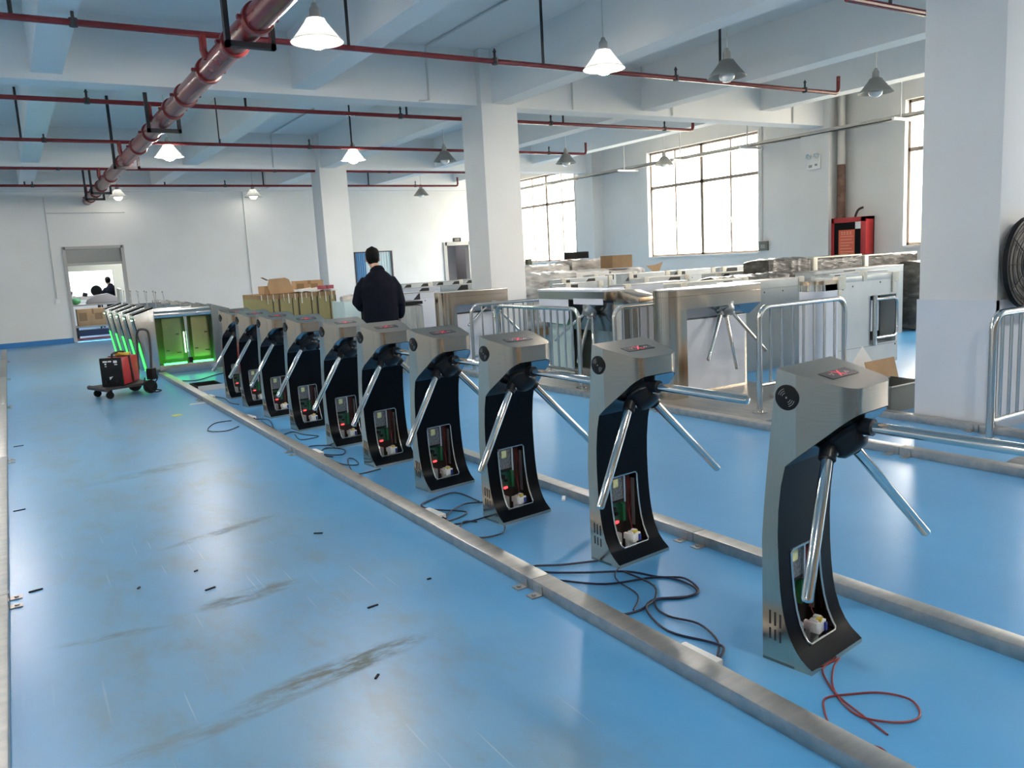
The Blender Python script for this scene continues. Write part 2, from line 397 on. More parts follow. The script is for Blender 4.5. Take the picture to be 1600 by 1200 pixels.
# back wall with the two doorways and the interior window
b = MB(); D1 = (1.25, 2.55, 2.29); D2 = (11.57, 12.43, 2.01)
b.box(XL, D1[0], YB, YB+0.2, 0, ZC); b.box(D1[0], D1[1], YB, YB+0.2, D1[2], ZC)
b.box(D1[1], D2[0], YB, YB+0.2, 0, ZC); b.box(D2[0], D2[1], YB, YB+0.2, D2[2], ZC)
b.box(D2[1], XW+0.26, YB, YB+0.2, 0, ZC)
struct(b.build('wall_back', m_wall))
struct(MB().box(XL-0.2, XL, YF-0.2, YB+0.2, 0, ZC).build('wall_left', m_wall))
struct(MB().box(XL, XW+0.26, YF-0.2, YF, 0, ZC).build('wall_front', varied('tan_wall_for_reflection', (0.36, 0.27, 0.19), (0.44, 0.34, 0.24), 0.6, 0.8)))  # unseen wall, tan added to brown its reflection in the turnstiles
b = MB(); b.box(XL, D1[0]-0.04, YB-0.014, YB, 0, 0.12); b.box(D1[1]+0.04, D2[0]-0.05, YB-0.014, YB, 0, 0.12); b.box(D2[1]+0.05, XW-0.02, YB-0.014, YB, 0, 0.12)
struct(b.build('baseboard_back', m_blue))
struct(MB().box(XW-0.014, XW, YF, YB-0.02, 0, 0.12).build('baseboard_right', m_blue))
# columns
COLX0, COLX1 = 6.02, 6.62
k = 0
for (ya, yb, xa, xb) in ((3.17, 3.77, 6.11, 6.75), (10.3, 10.9, 6.02, 6.62), (17.75, 18.35, 6.15, 6.78)):
    k += 1
    struct(MB().box(xa, xb, ya, yb, 0, ZC).build('trim_%d' % k, m_colpaint, bevel=0.012))
for (ya, yb) in ((3.15, 3.8), (10.3, 10.95), (17.7, 18.35)):
    k += 1
    struct(MB().box(13.65, XW, ya, yb, 0, ZC).build('trim_%d' % k, m_wall))
# beams across the hall, and along it
for (ya, yb, z) in ((3.3, 3.65, 3.65), (10.42, 10.78, 3.65), (17.95, 18.3, 3.65), (22.25, 22.5, 3.62)):
    k += 1
    struct(MB().box(XL, XW, ya, yb, z, ZC).build('trim_%d' % k, m_ceil))
for (xa, xb, z) in ((-5.15, -4.85, 3.72), (-2.3, -2.0, 3.72), (0.5, 0.8, 3.72), (3.35, 3.65, 3.72), (6.2, 6.5, 3.66), (9.1, 9.4, 3.72), (11.9, 12.2, 3.85)):
    k += 1
    struct(MB().box(xa, xb, YF, YB, z, ZC).build('trim_%d' % k, m_ceil))

# windows in the right wall
def window(n, ya, yb, z0, z1):
    f = MB(); x0, x1 = XW+0.1, XW+0.16
    t = 0.05
    f.box(x0, x1, ya, yb, z0, z0+t); f.box(x0, x1, ya, yb, z1-t, z1)
    f.box(x0, x1, ya, ya+t, z0, z1); f.box(x0, x1, yb-t, yb, z0, z1)
    f.box(x0, x1, (ya+yb)/2-0.045, (ya+yb)/2+0.045, z0, z1)
    f.box(x0, x1, ya, yb, 2.98, 3.05); f.box(x0, x1, ya, yb, 3.60, 3.64)
    q = (yb-ya)/4
    for yy in (ya+q, yb-q): f.box(x0+0.01, x1-0.01, yy-0.022, yy+0.022, z0, z1)
    root = struct(f.build('window_%d' % n, m_frame))
    MB().face([(XW+0.128, ya+0.03, z0+0.03), (XW+0.128, yb-0.03, z0+0.03), (XW+0.128, yb-0.03, z1-0.03), (XW+0.128, ya+0.03, z1-0.03)]).build('glass_pane', m_glass, root)
    s = MB()
    s.box(XW-0.03, XW+0.1, ya-0.02, yb+0.02, z0-0.04, z0+0.004)
    s.box(XW-0.012, XW+0.1, ya-0.05, ya+0.006, z0-0.04, z1+0.03); s.box(XW-0.012, XW+0.1, yb-0.006, yb+0.05, z0-0.04, z1+0.03)
    s.build('window_sill', m_sill, root)
    h = MB()
    for yy in (ya+q, yb-q): h.box(XW+0.085, XW+0.11, yy-0.012, yy+0.012, 2.0, 2.14)
    h.build('sash_latch', m_grey, root)
for i, wd in enumerate(WINDOWS[:3]): window(i+1, *wd)
window(4, *WINDOWS[3])
# outside
o = MB().box(XW+0.6, 60, -40, 60, -0.3, -0.2).build('yard_ground', m_ground); struct(o)
b = MB()
for i in range(26):
    b.sphere((XW+9+random.uniform(-0.6, 0.6), 2+i*0.55, 0.5+random.uniform(0, 0.7)), random.uniform(0.7, 1.15), 10)
tag(b.build('hedge', m_hedge), 'yellow green hedge outside beyond the right hand windows', 'hedge')

# door 1: frame, frosted transom and the room beyond
f = MB(); a, c, h = D1
f.box(a-0.03, a+0.04, YB-0.03, YB+0.2, 0, h+0.03); f.box(c-0.04, c+0.03, YB-0.03, YB+0.2, 0, h+0.03)
f.box(a, c, YB-0.03, YB+0.2, h-0.04, h+0.03); f.box(a, c, YB-0.02, YB+0.1, 1.86, 1.92)
dr = struct(f.build('door_1', m_dframe))
MB().box(a+0.04, c-0.04, YB+0.03, YB+0.045, 1.92, h-0.04).build('transom_pane', m_frost, dr)
b = MB(); b.box(-1.0, 6.0, YB+0.2, 30, -0.12, 0); struct(b.build('floor_2', m_floor))
b = MB(); b.box(-1.0, 6.0, YB+0.2, 30.2, 3.0, 3.15); struct(b.build('ceiling_2', m_ceil))
b = MB(); b.box(-1.0, 1.2, 26.0, 26.12, 0, 3.0); b.box(2.62, 6, 26.0, 26.12, 0, 3.0); b.box(1.2, 2.62, 26.0, 26.12, 1.76, 3.0)
struct(b.build('wall_inner', m_beige))
b = MB(); b.box(-1.15, -1.0, YB+0.2, 30, 0, 3.0); b.box(6.0, 6.15, YB+0.2, 30, 0, 3.0); b.box(-1.15, 6.15, 30, 30.15, 0, 3.0)
struct(b.build('wall_far', m_wall))
fr = struct(MB().box(0.4, 4.4, 29.9, 30.0, 0.95, 2.5).build('window_5', m_dframe))
MB().box(0.46, 4.34, 29.88, 29.9, 1.0, 2.45).build('glass_pane', m_skyline, fr)
# door 2: frame, leaf, and a dark storeroom
f = MB(); a, c, h = D2
f.box(a-0.06, a+0.05, YB-0.04, YB+0.2, 0, h+0.06); f.box(c-0.05, c+0.06, YB-0.04, YB+0.2, 0, h+0.06); f.box(a, c, YB-0.04, YB+0.2, h-0.05, h+0.06)
dr = struct(f.build('door_2', m_dframe))
MB().obox((11.98, YB+0.62, 0.98), 0.62, 0.04, 1.94, 0.25).build('door_leaf', m_greyw, dr)
b = MB(); b.box(11.0, 11.1, YB+0.2, 25, 0, 2.8); b.box(13.0, 13.1, YB+0.2, 25, 0, 2.8); b.box(11, 13.1, 25, 25.1, 0, 2.8); b.box(11, 13.1, YB+0.2, 25.1, 2.8, 2.9); b.box(11, 13.1, YB+0.2, 25.1, -0.1, 0)
struct(b.build('wall_store', m_greyw))
# interior window with curtains on the back wall
fr = MB(); xa, xb, za, zb = 8.61, 9.79, 0.95, 1.89
fr.box(xa, xb, YB-0.03, YB, zb-0.03, zb); fr.box(xa, xb, YB-0.03, YB, za, za+0.03); fr.box(xa, xa+0.03, YB-0.03, YB, za, zb); fr.box(xb-0.05, xb, YB-0.04, YB, za, zb)
wf = struct(fr.build('window_6', mat('black_frame', (0.02, 0.02, 0.025), 0.4)))
def pleats(x0, x1, y, z0, z1, amp, n):
    b = MB(); pv = None
    for i in range(n*4+1):
        x = x0+(x1-x0)*i/(n*4); yy = y + amp*math.sin(i*PI/2)
        cur = (b.bm.verts.new((x, yy, z0)), b.bm.verts.new((x, yy, z1)))
        if pv: b.bm.faces.new((pv[0], cur[0], cur[1], pv[1]))
        pv = cur
    return b
pleats(xa+0.03, xa+0.34, YB-0.012, za+0.03, zb-0.03, 0.006, 5).build('blue_curtain', m_curt1, wf)
pleats(xa+0.34, xb-0.05, YB-0.012, za+0.03, zb-0.03, 0.006, 9).build('pale_curtain', m_curt2, wf)
#SPLIT
# ------------------------------------------------------------------ pipes under the ceiling
mp = thing('main_pipe', 'thick dark red fire main running the length of the hall under the ceiling', 'pipe', (1.9, 0, 3.4))
MB().cyl((0, -3, 0), (0, 22.5, 0), 0.105, 24).build('pipe', m_redp, mp)
for yy in [4.6, 6.6, 7.35, 8.4, 9.6, 10.4, 12.1, 13.4, 15.2, 17.2, 19.0, 20.3, 21.6]:
    c = MB(); c.cyl((0, yy-0.045, 0), (0, yy+0.045, 0), 0.125, 24); c.obox((0.135, yy, 0), 0.05, 0.05, 0.03); c.obox((-0.135, yy, 0), 0.05, 0.05, 0.03)
    c.build('coupling', m_redp, mp, bevel=0.008)
for yy in (6.9, 11.15, 14.9, 19.2, 20.6):
    c = MB()
    c.box(-0.19, -0.15, yy-0.03, yy+0.03, -0.15, 1.0); c.box(-0.19, 0.21, yy-0.03, yy+0.03, -0.15, -0.105); c.box(0.17, 0.21, yy-0.03, yy+0.03, -0.15, 0.18)
    c.build('hanger_bracket', m_hang, mp)
bsp = [(8.03, 10.85, 'first'), (11.36, 11.15, 'second'), (14.55, 11.08, 'third'), (18.05, 11.2, 'fourth'), (21.2, 11.45, 'fifth')]
lab = {'first': 'thin red sprinkler pipe crossing nearest, passing behind the two brightest lamps',
       'second': 'thin red sprinkler pipe crossing just beyond the first wide ceiling beam',
       'third': 'thin red sprinkler pipe crossing third, above the dim lamp left of the fire main',
       'fourth': 'thin dark red sprinkler pipe crossing fourth, against the second wide beam',
       'fifth': 'thin dark red sprinkler pipe crossing closest to the back wall'}
for (yy, xe, nm) in bsp:
    t = thing('sprinkler_pipe', lab[nm], 'pipe', (0, yy, 3.63), 0, 'sprinkler branch pipes')
    MB().tube([(-6.9, 0, 0), (0, 0, 0), (6, 0, 0), (xe-0.06, 0, 0), (xe-0.015, 0, 0.015), (xe, 0, 0.06), (xe, 0, 0.24)], 0.028, 10).build('pipe', m_redp, t)
    MB().tube([(1.79, 0, 0.01), (1.79, 0, -0.06), (1.79, 0, -0.14), (1.81, 0, -0.215)], 0.034, 10).build('riser', m_redp, t)
    for j, xx in enumerate((-4.5, -1.5, 0.75, 4.9, 7.6, 10.1)):
        xs = xx + (0.35 if nm in ('second', 'fourth') else 0)
        s = MB(); s.cyl((xs, 0, 0.02), (xs, 0, 0.10), 0.014, 8); s.cyl((xs, 0, 0.10), (xs, 0, 0.14), 0.024, 8, 0.004)
        s.cyl((xs, 0, -0.034), (xs, 0, 0.034), 0.036, 10)
        s.build('sprinkler_head', m_hang, t)
    for xx in (0.1, 3.0, 5.35, 8.2):
        xs = xx + {'first': 0.2, 'second': 0, 'third': 0.35, 'fourth': -0.2, 'fifth': 0.5}[nm]
        MB().cyl((xs, 0, 0.0), (xs, 0, 0.76 if nm != 'second' else 0.4), 0.017, 8).build('hanger_rod', m_hang, t)
t = thing('sprinkler_pipe', 'short red sprinkler pipe at top right running into the white column', 'pipe', (0, 4.95, 3.63), 0, 'sprinkler branch pipes')
MB().tube([(6.8, 0, 0), (7.4, 0, 0), (9, 0, 0), (12.5, 0, 0)], 0.03, 10).build('pipe', m_redp, t)
MB().cyl((7.45, 0, 0), (7.45, 0, 0.76), 0.017, 8).build('hanger_rod', m_hang, t)

# vertical riser on the right wall
t = thing('riser_pipe', 'rusty and silver vertical pipe on the right wall beside the red hose cabinet', 'pipe', (13.84, 10.16, 0))
MB().cyl((0, 0, 0), (0, 0, 1.85), 0.075, 16).build('lower_pipe', m_silver, t)
MB().cyl((0, 0, 1.85), (0, 0, 2.9), 0.078, 16).build('middle_pipe', m_rust, t)
MB().cyl((0, 0, 2.9), (0, 0, 4.4), 0.075, 16).build('upper_pipe', m_silver, t)
c = MB(); c.cyl((0, 0, 1.81), (0, 0, 1.90), 0.095, 16); c.obox((0, -0.11, 1.85), 0.05, 0.06, 0.04)
c.build('pipe_coupling', m_rust, t)
MB().tube(smooth_path([(0.02, -0.28, 1.72), (0.02, -0.3, 1.9), (0.02, -0.36, 2.02), (0.02, -0.46, 2.06)], 4), 0.022, 8).build('hose_elbow', m_hang, t)

# cable tray with brackets along the right wall
t = thing('cable_tray', 'long pale cable tray hung on rods in front of the right wall windows', 'cable tray', (13.72, 0, 3.52))
c = MB(); c.box(-0.09, 0.09, -4, 22.4, 0, 0.015); c.box(-0.09, -0.075, -4, 22.4, 0, 0.07); c.box(0.075, 0.09, -4, 22.4, 0, 0.07)
c.build('channel', m_galv, t)
for yy in (1.5, 5.0, 8.75, 12.2, 14.2, 16.2, 19.5):
    c = MB(); c.cyl((-0.2, yy, 0), (-0.2, yy, 0.87), 0.014, 8); c.build('rod', m_conduit, t)
    MB().box(-0.42, 0.26, yy-0.025, yy+0.025, -0.05, -0.005).build('bracket', m_white, t)

# thin conduits
def conduit(pts, label, r=0.014):
    return tag(MB().tube([Vector(p) for p in pts], r, 8).build('conduit', m_conduit), label, 'conduit')
yb = YB-0.016
conduit([(0.98, yb, 3.5), (0.98, yb, 2.0), (0.98, yb, 1.1)], 'thin white conduit dropping on the back wall left of the left doorway')
conduit([(0.98, yb, 3.12), (1.8, yb, 3.12), (2.7, yb, 3.12)], 'thin horizontal white conduit on the back wall above the left doorway')
conduit([(5.62, yb, 3.6), (5.62, yb, 2.0), (5.62, yb, 0.4)], 'thin white conduit dropping on the back wall between doorway and cardboard boxes')
conduit([(5.25, 7.4, ZC-0.02), (5.25, 9.0, ZC-0.02), (5.25, 10.38, ZC-0.02), (5.25, 10.40, ZC-0.05), (5.25, 10.40, 4.0), (5.25, 10.40, 3.68), (5.1, 10.40, 3.66)], 'thin conduit crossing the ceiling and dropping down the first beam left of the column')
conduit([(5.2, 15.0, ZC-0.02), (5.2, 17.9, ZC-0.02), (5.2, 17.93, ZC-0.05), (5.2, 17.93, 3.68)], 'thin conduit dropping down the second beam left of the far column')
conduit([(7.7, 10.40, 4.3), (7.7, 10.40, 4.0), (7.7, 10.40, 3.67)], 'thin conduit dropping down the first beam just right of the middle column')
conduit([(9.75, 10.40, 4.3), (9.75, 10.40, 4.0), (9.75, 10.40, 3.67)], 'thin conduit on the first beam above the gap before the middle window')
conduit([(12.75, 10.40, 4.3), (12.75, 10.40, 4.0), (12.75, 10.40, 3.67)], 'thin conduit on the first beam near its right end')
tag(MB().tube([(XW-0.016, 12.22, 4.3), (XW-0.016, 12.22, 3.0), (XW-0.016, 12.22, 1.55)], 0.012, 8).build('conduit', m_conduit), 'thin conduit dropping from the tray to the grey switch box', 'conduit')

# ------------------------------------------------------------------ pendant lamps
def make_lamp(label, loc, lit):
    t = thing('pendant_lamp', label, 'lamp', loc, 0, 'pendant lamps')
    MB().cyl((0, 0, 0.28), (0, 0, ZC-loc[2]-0.001), 0.008, 8).build('rod', m_conduit, t)
    MB().lathe((0, 0, 0), (0, 0, 1), [(0.30, 0.0), (0.30, 0.018), (0.27, 0.03), (0.25, 0.045), (0.17, 0.05), (0.165, 0.07)], 16).build('lamp_holder', m_grey, t)
    s = MB(); s.lathe((0, 0, 0), (0, 0, 1), [(0.17, 0.06), (0.165, 0.078), (0.13, 0.10), (0.06, 0.155), (0.0, 0.205), (-0.02, 0.222), (-0.025, 0.228), (-0.022, 0.215), (0.0, 0.196), (0.06, 0.146), (0.12, 0.10), (0.15, 0.06)], 28)
    s.build('lamp_shade', m_shade_t, t, ang=60)
    MB().lathe((0, 0, 0), (0, 0, 1), [(0.15, 0.035), (0.07, 0.04), (0.04, 0.075), (-0.01, 0.095), (-0.05, 0.08), (-0.075, 0.045), (-0.085, 0.0)], 16).build('bulb', (m_lit_dim if loc[1] > 20 else m_lit) if lit else m_bulb, t, ang=80)
    return t
ZL = 3.44
LAMPS = [(2.56, 7.15, 1, 'brightest lit pendant lamp, hanging nearest right of the red fire main'),
 (5.73, 7.15, 1, 'lit pendant lamp in the nearest row, second to the right of the fire main'),
 (7.43, 7.0, 0, 'unlit grey pendant lamp in the nearest row in front of the first beam'),
 (10.33, 7.06, 0, 'unlit grey pendant lamp by the rightmost window above the hose cabinet'),
 (2.53, 14.6, 1, 'lit pendant lamp hanging just right of the fire main in the middle row'),
 (5.73, 14.6, 1, 'bright lit pendant lamp just left of the middle column, hanging above the person'),
 (7.58, 14.5, 0, 'unlit grey pendant lamp immediately left of the middle column'),
 (10.5, 14.5, 0, 'unlit grey pendant lamp immediately right of the middle column'),
 (13.3, 14.5, 0, 'unlit pendant lamp seen against the middle window'),
 (2.53, 21.9, 1, 'lit pendant lamp near the back wall above the left doorway'),
 (5.75, 21.9, 1, 'lit pendant lamp near the back wall above the cardboard boxes'),
 (10.55, 21.8, 0, 'unlit pendant lamp near the back wall above the right door'),
 (-0.46, 21.1, 1, 'lit pendant lamp left of the view nearest the back wall'),
 (-0.44, 14.0, 1, 'lit pendant lamp left of the view in the middle row'),
 (-0.46, 7.1, 1, 'lit pendant lamp left of the view in the nearest row'),
 (-3.6, 14.0, 1, 'added unseen lit pendant lamp far left in the middle row'),  # from here on unseen lamps, added to light the near turnstiles
 (-3.6, 7.1, 1, 'added unseen lit pendant lamp far left in the nearest row'),
 (-3.6, 0.0, 1, 'added unseen lit pendant lamp far left behind the viewpoint'),
 (-0.46, -0.4, 1, 'added unseen lit pendant lamp behind the viewpoint on the left'),
 (2.56, -0.4, 1, 'added unseen lit pendant lamp behind the viewpoint in line with the turnstiles'),
 (5.73, -0.4, 1, 'added unseen lit pendant lamp behind the viewpoint on the right')]
for (x, y, lit, l) in LAMPS: make_lamp(l, (x, y, ZL), lit)

# ------------------------------------------------------------------ floor rails (galvanised trunking)
def rail(p0, p1, wd, h, joints, label, side=1):
    p0, p1 = Vector((*p0, 0)), Vector((*p1, 0)); d = p1-p0; L = d.length; rz = math.atan2(d.y, d.x)
    t = thing('floor_rail', label, 'rail', p0, rz)
    cuts = [0] + joints + [L]
    for a, c in zip(cuts, cuts[1:]):
        MB().box(a+0.002, c-0.002, -wd/2, wd/2, 0, h).build('rail_section', m_galv, t, bevel=0.003)
    for j in joints:
        for dx_ in (-0.06, 0.06):
            q = MB(); q.box(j+dx_-0.025, j+dx_+0.025, side*wd/2, side*(wd/2+0.055), 0, 0.005); q.box(j+dx_-0.025, j+dx_+0.025, side*wd/2, side*(wd/2+0.004), 0, h*0.8)
            q.build('fixing_tab', m_galv, t)
            MB().cyl((j+dx_, side*(wd/2+0.032), 0.004), (j+dx_, side*(wd/2+0.032), 0.011), 0.010, 8).build('bolt', m_galv, t)
    return t
rail((1.815, 13.1), (1.865, 0.6), 0.095, 0.052, [3.1, 6.7, 10.21], 'long galvanised floor rail in front of the turnstile row along the aisle', -1)
rail((2.62, 12.9), (2.845, 0.9), 0.085, 0.052, [3.0, 6.5, 10.03], 'galvanised floor rail just behind the turnstile row', -1)
rail((-0.25, 21.5), (-0.22, 0.5), 0.09, 0.05, [3.0, 6.5, 10.0, 13.6, 17.2], 'galvanised floor rail along the left edge of the aisle', 1)
rail((4.88, 11.0), (5.08, 1.4), 0.09, 0.055, [2.9, 5.4, 7.8], 'galvanised floor rail in front of the second row of barriers', -1)
rail((6.07, 5.2), (5.98, 1.3), 0.085, 0.055, [2.0], 'galvanised floor rail under the post of the right hand barrier', -1)
# steel threshold plates
def plate(x0, x1, y0, y1, h, label):
    q = MB(); q.prism([(x0, 0), (x0+0.12, h), (x1-0.12, h), (x1, 0)], 'y', y0, y1)
    return tag(q.build('floor_plate', m_galv, bevel=0.002), label, 'floor plate')
plate(5.08, 6.72, 4.5, 6.25, 0.03, 'low steel floor plate under the near tripod cabinet and barrier')
plate(5.08, 6.72, 6.55, 9.2, 0.03, 'low steel floor plate under the middle cabinet and angled barrier')
plate(5.15, 5.9, 2.3, 2.62, 0.03, 'short steel floor plate at the right edge beyond the rail')
plate(6.15, 7.9, 2.2, 2.85, 0.03, 'steel floor plate beside the base of the right hand barrier')

# ------------------------------------------------------------------ tripod arms shared by several gates
def tripod(parent, apex, tilt, dirs, L, ra=0.019, s=1.0, hubm=None):
    apex = Vector(apex); ax = Vector((0, -math.cos(tilt), -math.sin(tilt)))
    h = MB(); h.lathe(apex + ax*0.048*s, ax, [(0, 0), (0, 0.088*s), (0.012, 0.092*s), (0.02, 0.082*s), (0.035, 0.068*s), (0.062, 0.06*s), (0.075, 0.045*s), (0.08, 0)], 28)
    for d in dirs: h.cyl(apex + d*0.05*s, apex + d*0.145*s, 0.029*s, 16)
    hub = h.build('hub', hubm or m_hub, parent, ang=40)
    for d in dirs:
        a = MB(); a.lathe(apex + d*0.12*s, d, [(0, 0), (0, ra), (L-0.12*s-0.012, ra), (L-0.12*s-0.004, ra*0.8), (L-0.12*s, 0)], 20)
        a.build('arm', m_chrome, parent, ang=40)
        p = d.cross(ax).cross(d).normalized()
        MB().lathe(apex + d*0.112*s + p*0.026*s, p, [(0, 0), (0, 0.010*s), (0.006, 0.010*s), (0.010, 0.006*s), (0.011, 0)], 12).build('bolt', m_chrome, hub)
    return hub
def tri_dirs(tilt, cone, phi):
    ax = Vector((0, -math.cos(tilt), -math.sin(tilt))); u = Vector((0, -math.sin(tilt), math.cos(tilt))); wv = Vector((1, 0, 0))
    return [(ax*math.cos(cone) + (u*math.cos(phi+k*2*PI/3) + wv*math.sin(phi+k*2*PI/3))*math.sin(cone)).normalized() for k in range(3)]

# ------------------------------------------------------------------ the row of ten slim tripod turnstiles
HW = 0.1725
SIDE = [(0.0, 0.0), (0.19, 0.0), (0.19, 0.016), (0.150, 0.045), (0.125, 0.075), (0.103, 0.115), (0.087, 0.165), (0.076, 0.22), (0.068, 0.29), (0.063, 0.37), (0.061, 0.47), (0.064, 0.56), (0.074, 0.65), (0.090, 0.72)]
def back_d(z): return 0.0 if z < 0.45 else 0.06*((z-0.45)/0.6)**1.2
def front_d(z):
    pts = SIDE[2:]
    for (d0, z0), (d1, z1) in zip(pts, pts[1:]):
        if z <= z1: return d0 + (d1-d0)*(z-z0)/(z1-z0)
    return pts[-1][0]
def inc_z(d): return 0.72 + (d-0.09)*0.185/0.21
def top_z(d): return 1.052 - (d-0.06)*0.058/0.24
KD, FD, RC = 0.130, 0.305, 0.068       # kink depth, front depth, corner radius
FW = HW - 0.032                        # half width at the front of the head
def head_outline():                    # (x, depth) from back left around the front to back right
    pts = [(-HW, 0.0602), (-HW, 0.09), (-HW, KD)]
    pts += [(-FW+RC+RC*math.cos(a), FD-RC+RC*math.sin(a)) for a in [PI-(PI/2)*k/14 for k in range(15)]]
    pts += [(-x+(0.014 if d > KD+0.01 else 0.0), d) for x, d in pts[::-1]]
    return pts
def make_turnstile():
    t = thing('tripod_turnstile', '', 'turnstile', (0, 0, 0), 0, 'slim tripod turnstiles in the front row')
    b = MB(); bm = b.bm
    zs = [0.016, 0.045, 0.075, 0.115, 0.165, 0.22, 0.29, 0.37, 0.47, 0.56, 0.65, 0.72]
    for sx in (-1, 1):
        rows = [[bm.verts.new((sx*HW, -back_d(0), 0)), bm.verts.new((sx*HW, -0.19, 0))]]
        for z in zs: rows.append([bm.verts.new((sx*HW, -back_d(z), z)), bm.verts.new((sx*HW, -front_d(z), z))])
        for r0, r1 in zip(rows, rows[1:]): bm.faces.new((r0[0], r0[1], r1[1], r1[0]))
        gz = [0.72, 0.80, 0.88, 0.96, 1.052]
        for z0, z1 in zip(gz, gz[1:]):
            bm.faces.new([bm.verts.new(q) for q in ((sx*HW, -back_d(z0), z0), (sx*HW, -0.0605, z0), (sx*HW, -0.0605, z1), (sx*HW, -back_d(z1), z1))])
    # toe kick and back
    bm.faces.new([bm.verts.new(p) for p in ((-HW, -0.19, 0), (HW, -0.19, 0), (HW, -0.19, 0.016), (-HW, -0.19, 0.016))])
    pv = None
    for z in [0, 0.2, 0.45, 0.55, 0.65, 0.72, 0.82, 0.92, 1.052]:
        cur = [bm.verts.new((-HW, -back_d(z), z)), bm.verts.new((HW, -back_d(z), z))]
        if pv: bm.faces.new((pv[0], pv[1], cur[1], cur[0]))
        pv = cur
    # head: walls following the outline
    ol = head_outline(); lo = []; hi = []; 
    for (x, d) in ol:
        lo.append(bm.verts.new((x, -d, max(0.72, inc_z(d))))); hi.append(bm.verts.new((x, -d, top_z(d))))
    for i in range(len(ol)-1): bm.faces.new((lo[i], lo[i+1], hi[i+1], hi[i]))
    tp = [bm.verts.new((x, -d, top_z(d))) for (x, d) in ol]; bm.faces.new(tp)
    bmesh.ops.remove_doubles(bm, verts=bm.verts, dist=0.0004)
    body = b.build('body', [m_steel, m_steel_refl], t, ang=8.5)
    for p_ in body.data.polygons:            # head front darker and browner, a reflection difference put into the colour
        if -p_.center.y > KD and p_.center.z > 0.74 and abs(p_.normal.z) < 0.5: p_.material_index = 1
    # sloping dark panel under the head
    ip = MB(); pts = [(-HW+0.002, 0.088), (-HW+0.002, KD)] + [(x, d-0.003) for x, d in ol[3:-3:2]] + [(HW-0.002, KD), (HW-0.002, 0.088)]
    ip.face([(x, -d, inc_z(d)-0.001) for x, d in pts]); ip.face([(x, -d, inc_z(d)+0.006) for x, d in pts][::-1])
    ip.build('underside_panel', m_soffit, t)
    # curved black front panel with the service opening
    us = [0, 0.12, 0.23, 0.25, 0.5, 0.75, 0.77, 0.88, 1.0]
    zz = [0.016, 0.035, 0.06, 0.066, 0.10, 0.13, 0.165, 0.20, 0.25, 0.30, 0.35, 0.394, 0.40, 0.47, 0.56, 0.65, 0.72]
    p = MB(); V = [[p.bm.verts.new((-HW+0.0015+(2*HW-0.003)*u, -front_d(z)+0.0005, z)) for u in us] for z in zz]
    for i in range(len(zz)-1):
        for j in range(len(us)-1):
            z0, z1, u0, u1 = zz[i], zz[i+1], us[j], us[j+1]
            if z0 >= 0.0599 and z1 <= 0.4001 and u0 >= 0.2299 and u1 <= 0.7701: continue
            p.bm.faces.new((V[i][j], V[i][j+1], V[i+1][j+1], V[i+1][j]))
    p.build('front_panel', m_black, t, ang=50)
    # trim lip around the opening
    xl, xr = -HW+2*HW*0.235, -HW+2*HW*0.765
    lip = [(xl, -front_d(z)-0.001, z) for z in (0.09, 0.13, 0.18, 0.24, 0.30, 0.36, 0.385)]
    lip += [(xl+0.012, -front_d(0.396)-0.001, 0.396), (0, -front_d(0.396)-0.001, 0.396), (xr-0.012, -front_d(0.396)-0.001, 0.396)]
    lip += [(xr, -front_d(z)-0.001, z) for z in (0.385, 0.36, 0.30, 0.24, 0.18, 0.13, 0.09, 0.072)]
    lip += [(xr-0.012, -front_d(0.064)-0.001, 0.064), (0, -front_d(0.064)-0.001, 0.064), (xl+0.012, -front_d(0.064)-0.001, 0.064), (xl, -front_d(0.075)-0.001, 0.075), (xl, -front_d(0.09)-0.001, 0.09)]
    MB().tube(lip, 0.0042, 6).build('opening_trim', m_tube, t)
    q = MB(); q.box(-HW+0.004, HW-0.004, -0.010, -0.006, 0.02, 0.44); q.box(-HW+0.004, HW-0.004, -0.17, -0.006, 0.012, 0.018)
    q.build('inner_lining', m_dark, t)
    # electronics
    ps = MB().box(-0.085, 0.012, -0.045, -0.012, 0.262, 0.385).build('power_supply', m_psu, t)
    MB().box(-0.094, -0.085, -0.050, -0.012, 0.255, 0.388).build('case_flange', m_psuf, ps); MB().box(0.012, 0.022, -0.052, -0.012, 0.255, 0.388).build('case_flange', m_psuf, ps)
    MB().box(-0.055, -0.022, -0.0475, -0.045, 0.338, 0.378).build('rating_label', m_label, ps)
    MB().box(-0.085, 0.012, -0.047, -0.045, 0.262, 0.272).build('terminal_strip', m_bplastic, ps)
    cb = MB().box(-0.090, 0.032, -0.022, -0.012, 0.150, 0.250).build('circuit_board', m_pcb, t)
    q = MB(); q.box(0.012, 0.028, -0.042, -0.022, 0.155, 0.245); q.build('terminal_block', m_term, cb)
    q = MB()
    q.cyl((-0.045, -0.022, 0.225), (-0.045, -0.040, 0.225), 0.014, 12); q.box(-0.08, -0.065, -0.034, -0.022, 0.2, 0.235); q.box(-0.03, -0.012, -0.034, -0.022, 0.19, 0.205); q.box(-0.075, -0.05, -0.03, -0.022, 0.165, 0.185)
    q.build('components', m_bplastic, cb)
    q = MB(); q.obox((-0.035, -0.042, 0.160), 0.026, 0.012, 0.010, 0.3)
    q.build('indicator_light', m_led_r, cb)
    q = MB(); q.obox((0.022, -0.098, 0.088), 0.058, 0.042, 0.040, 0.12); q.obox((0.005, -0.098, 0.107), 0.020, 0.030, 0.022, 0.12); q.obox((0.030, -0.094, 0.114), 0.020, 0.026, 0.016, 0.12)
    q.obox((-0.004, -0.090, 0.094), 0.018, 0.050, 0.030, 0.12); q.box(-0.01, 0.05, -0.09, -0.07, 0.018, 0.088)
    br = q.build('circuit_breaker', m_white, t, bevel=0.002)
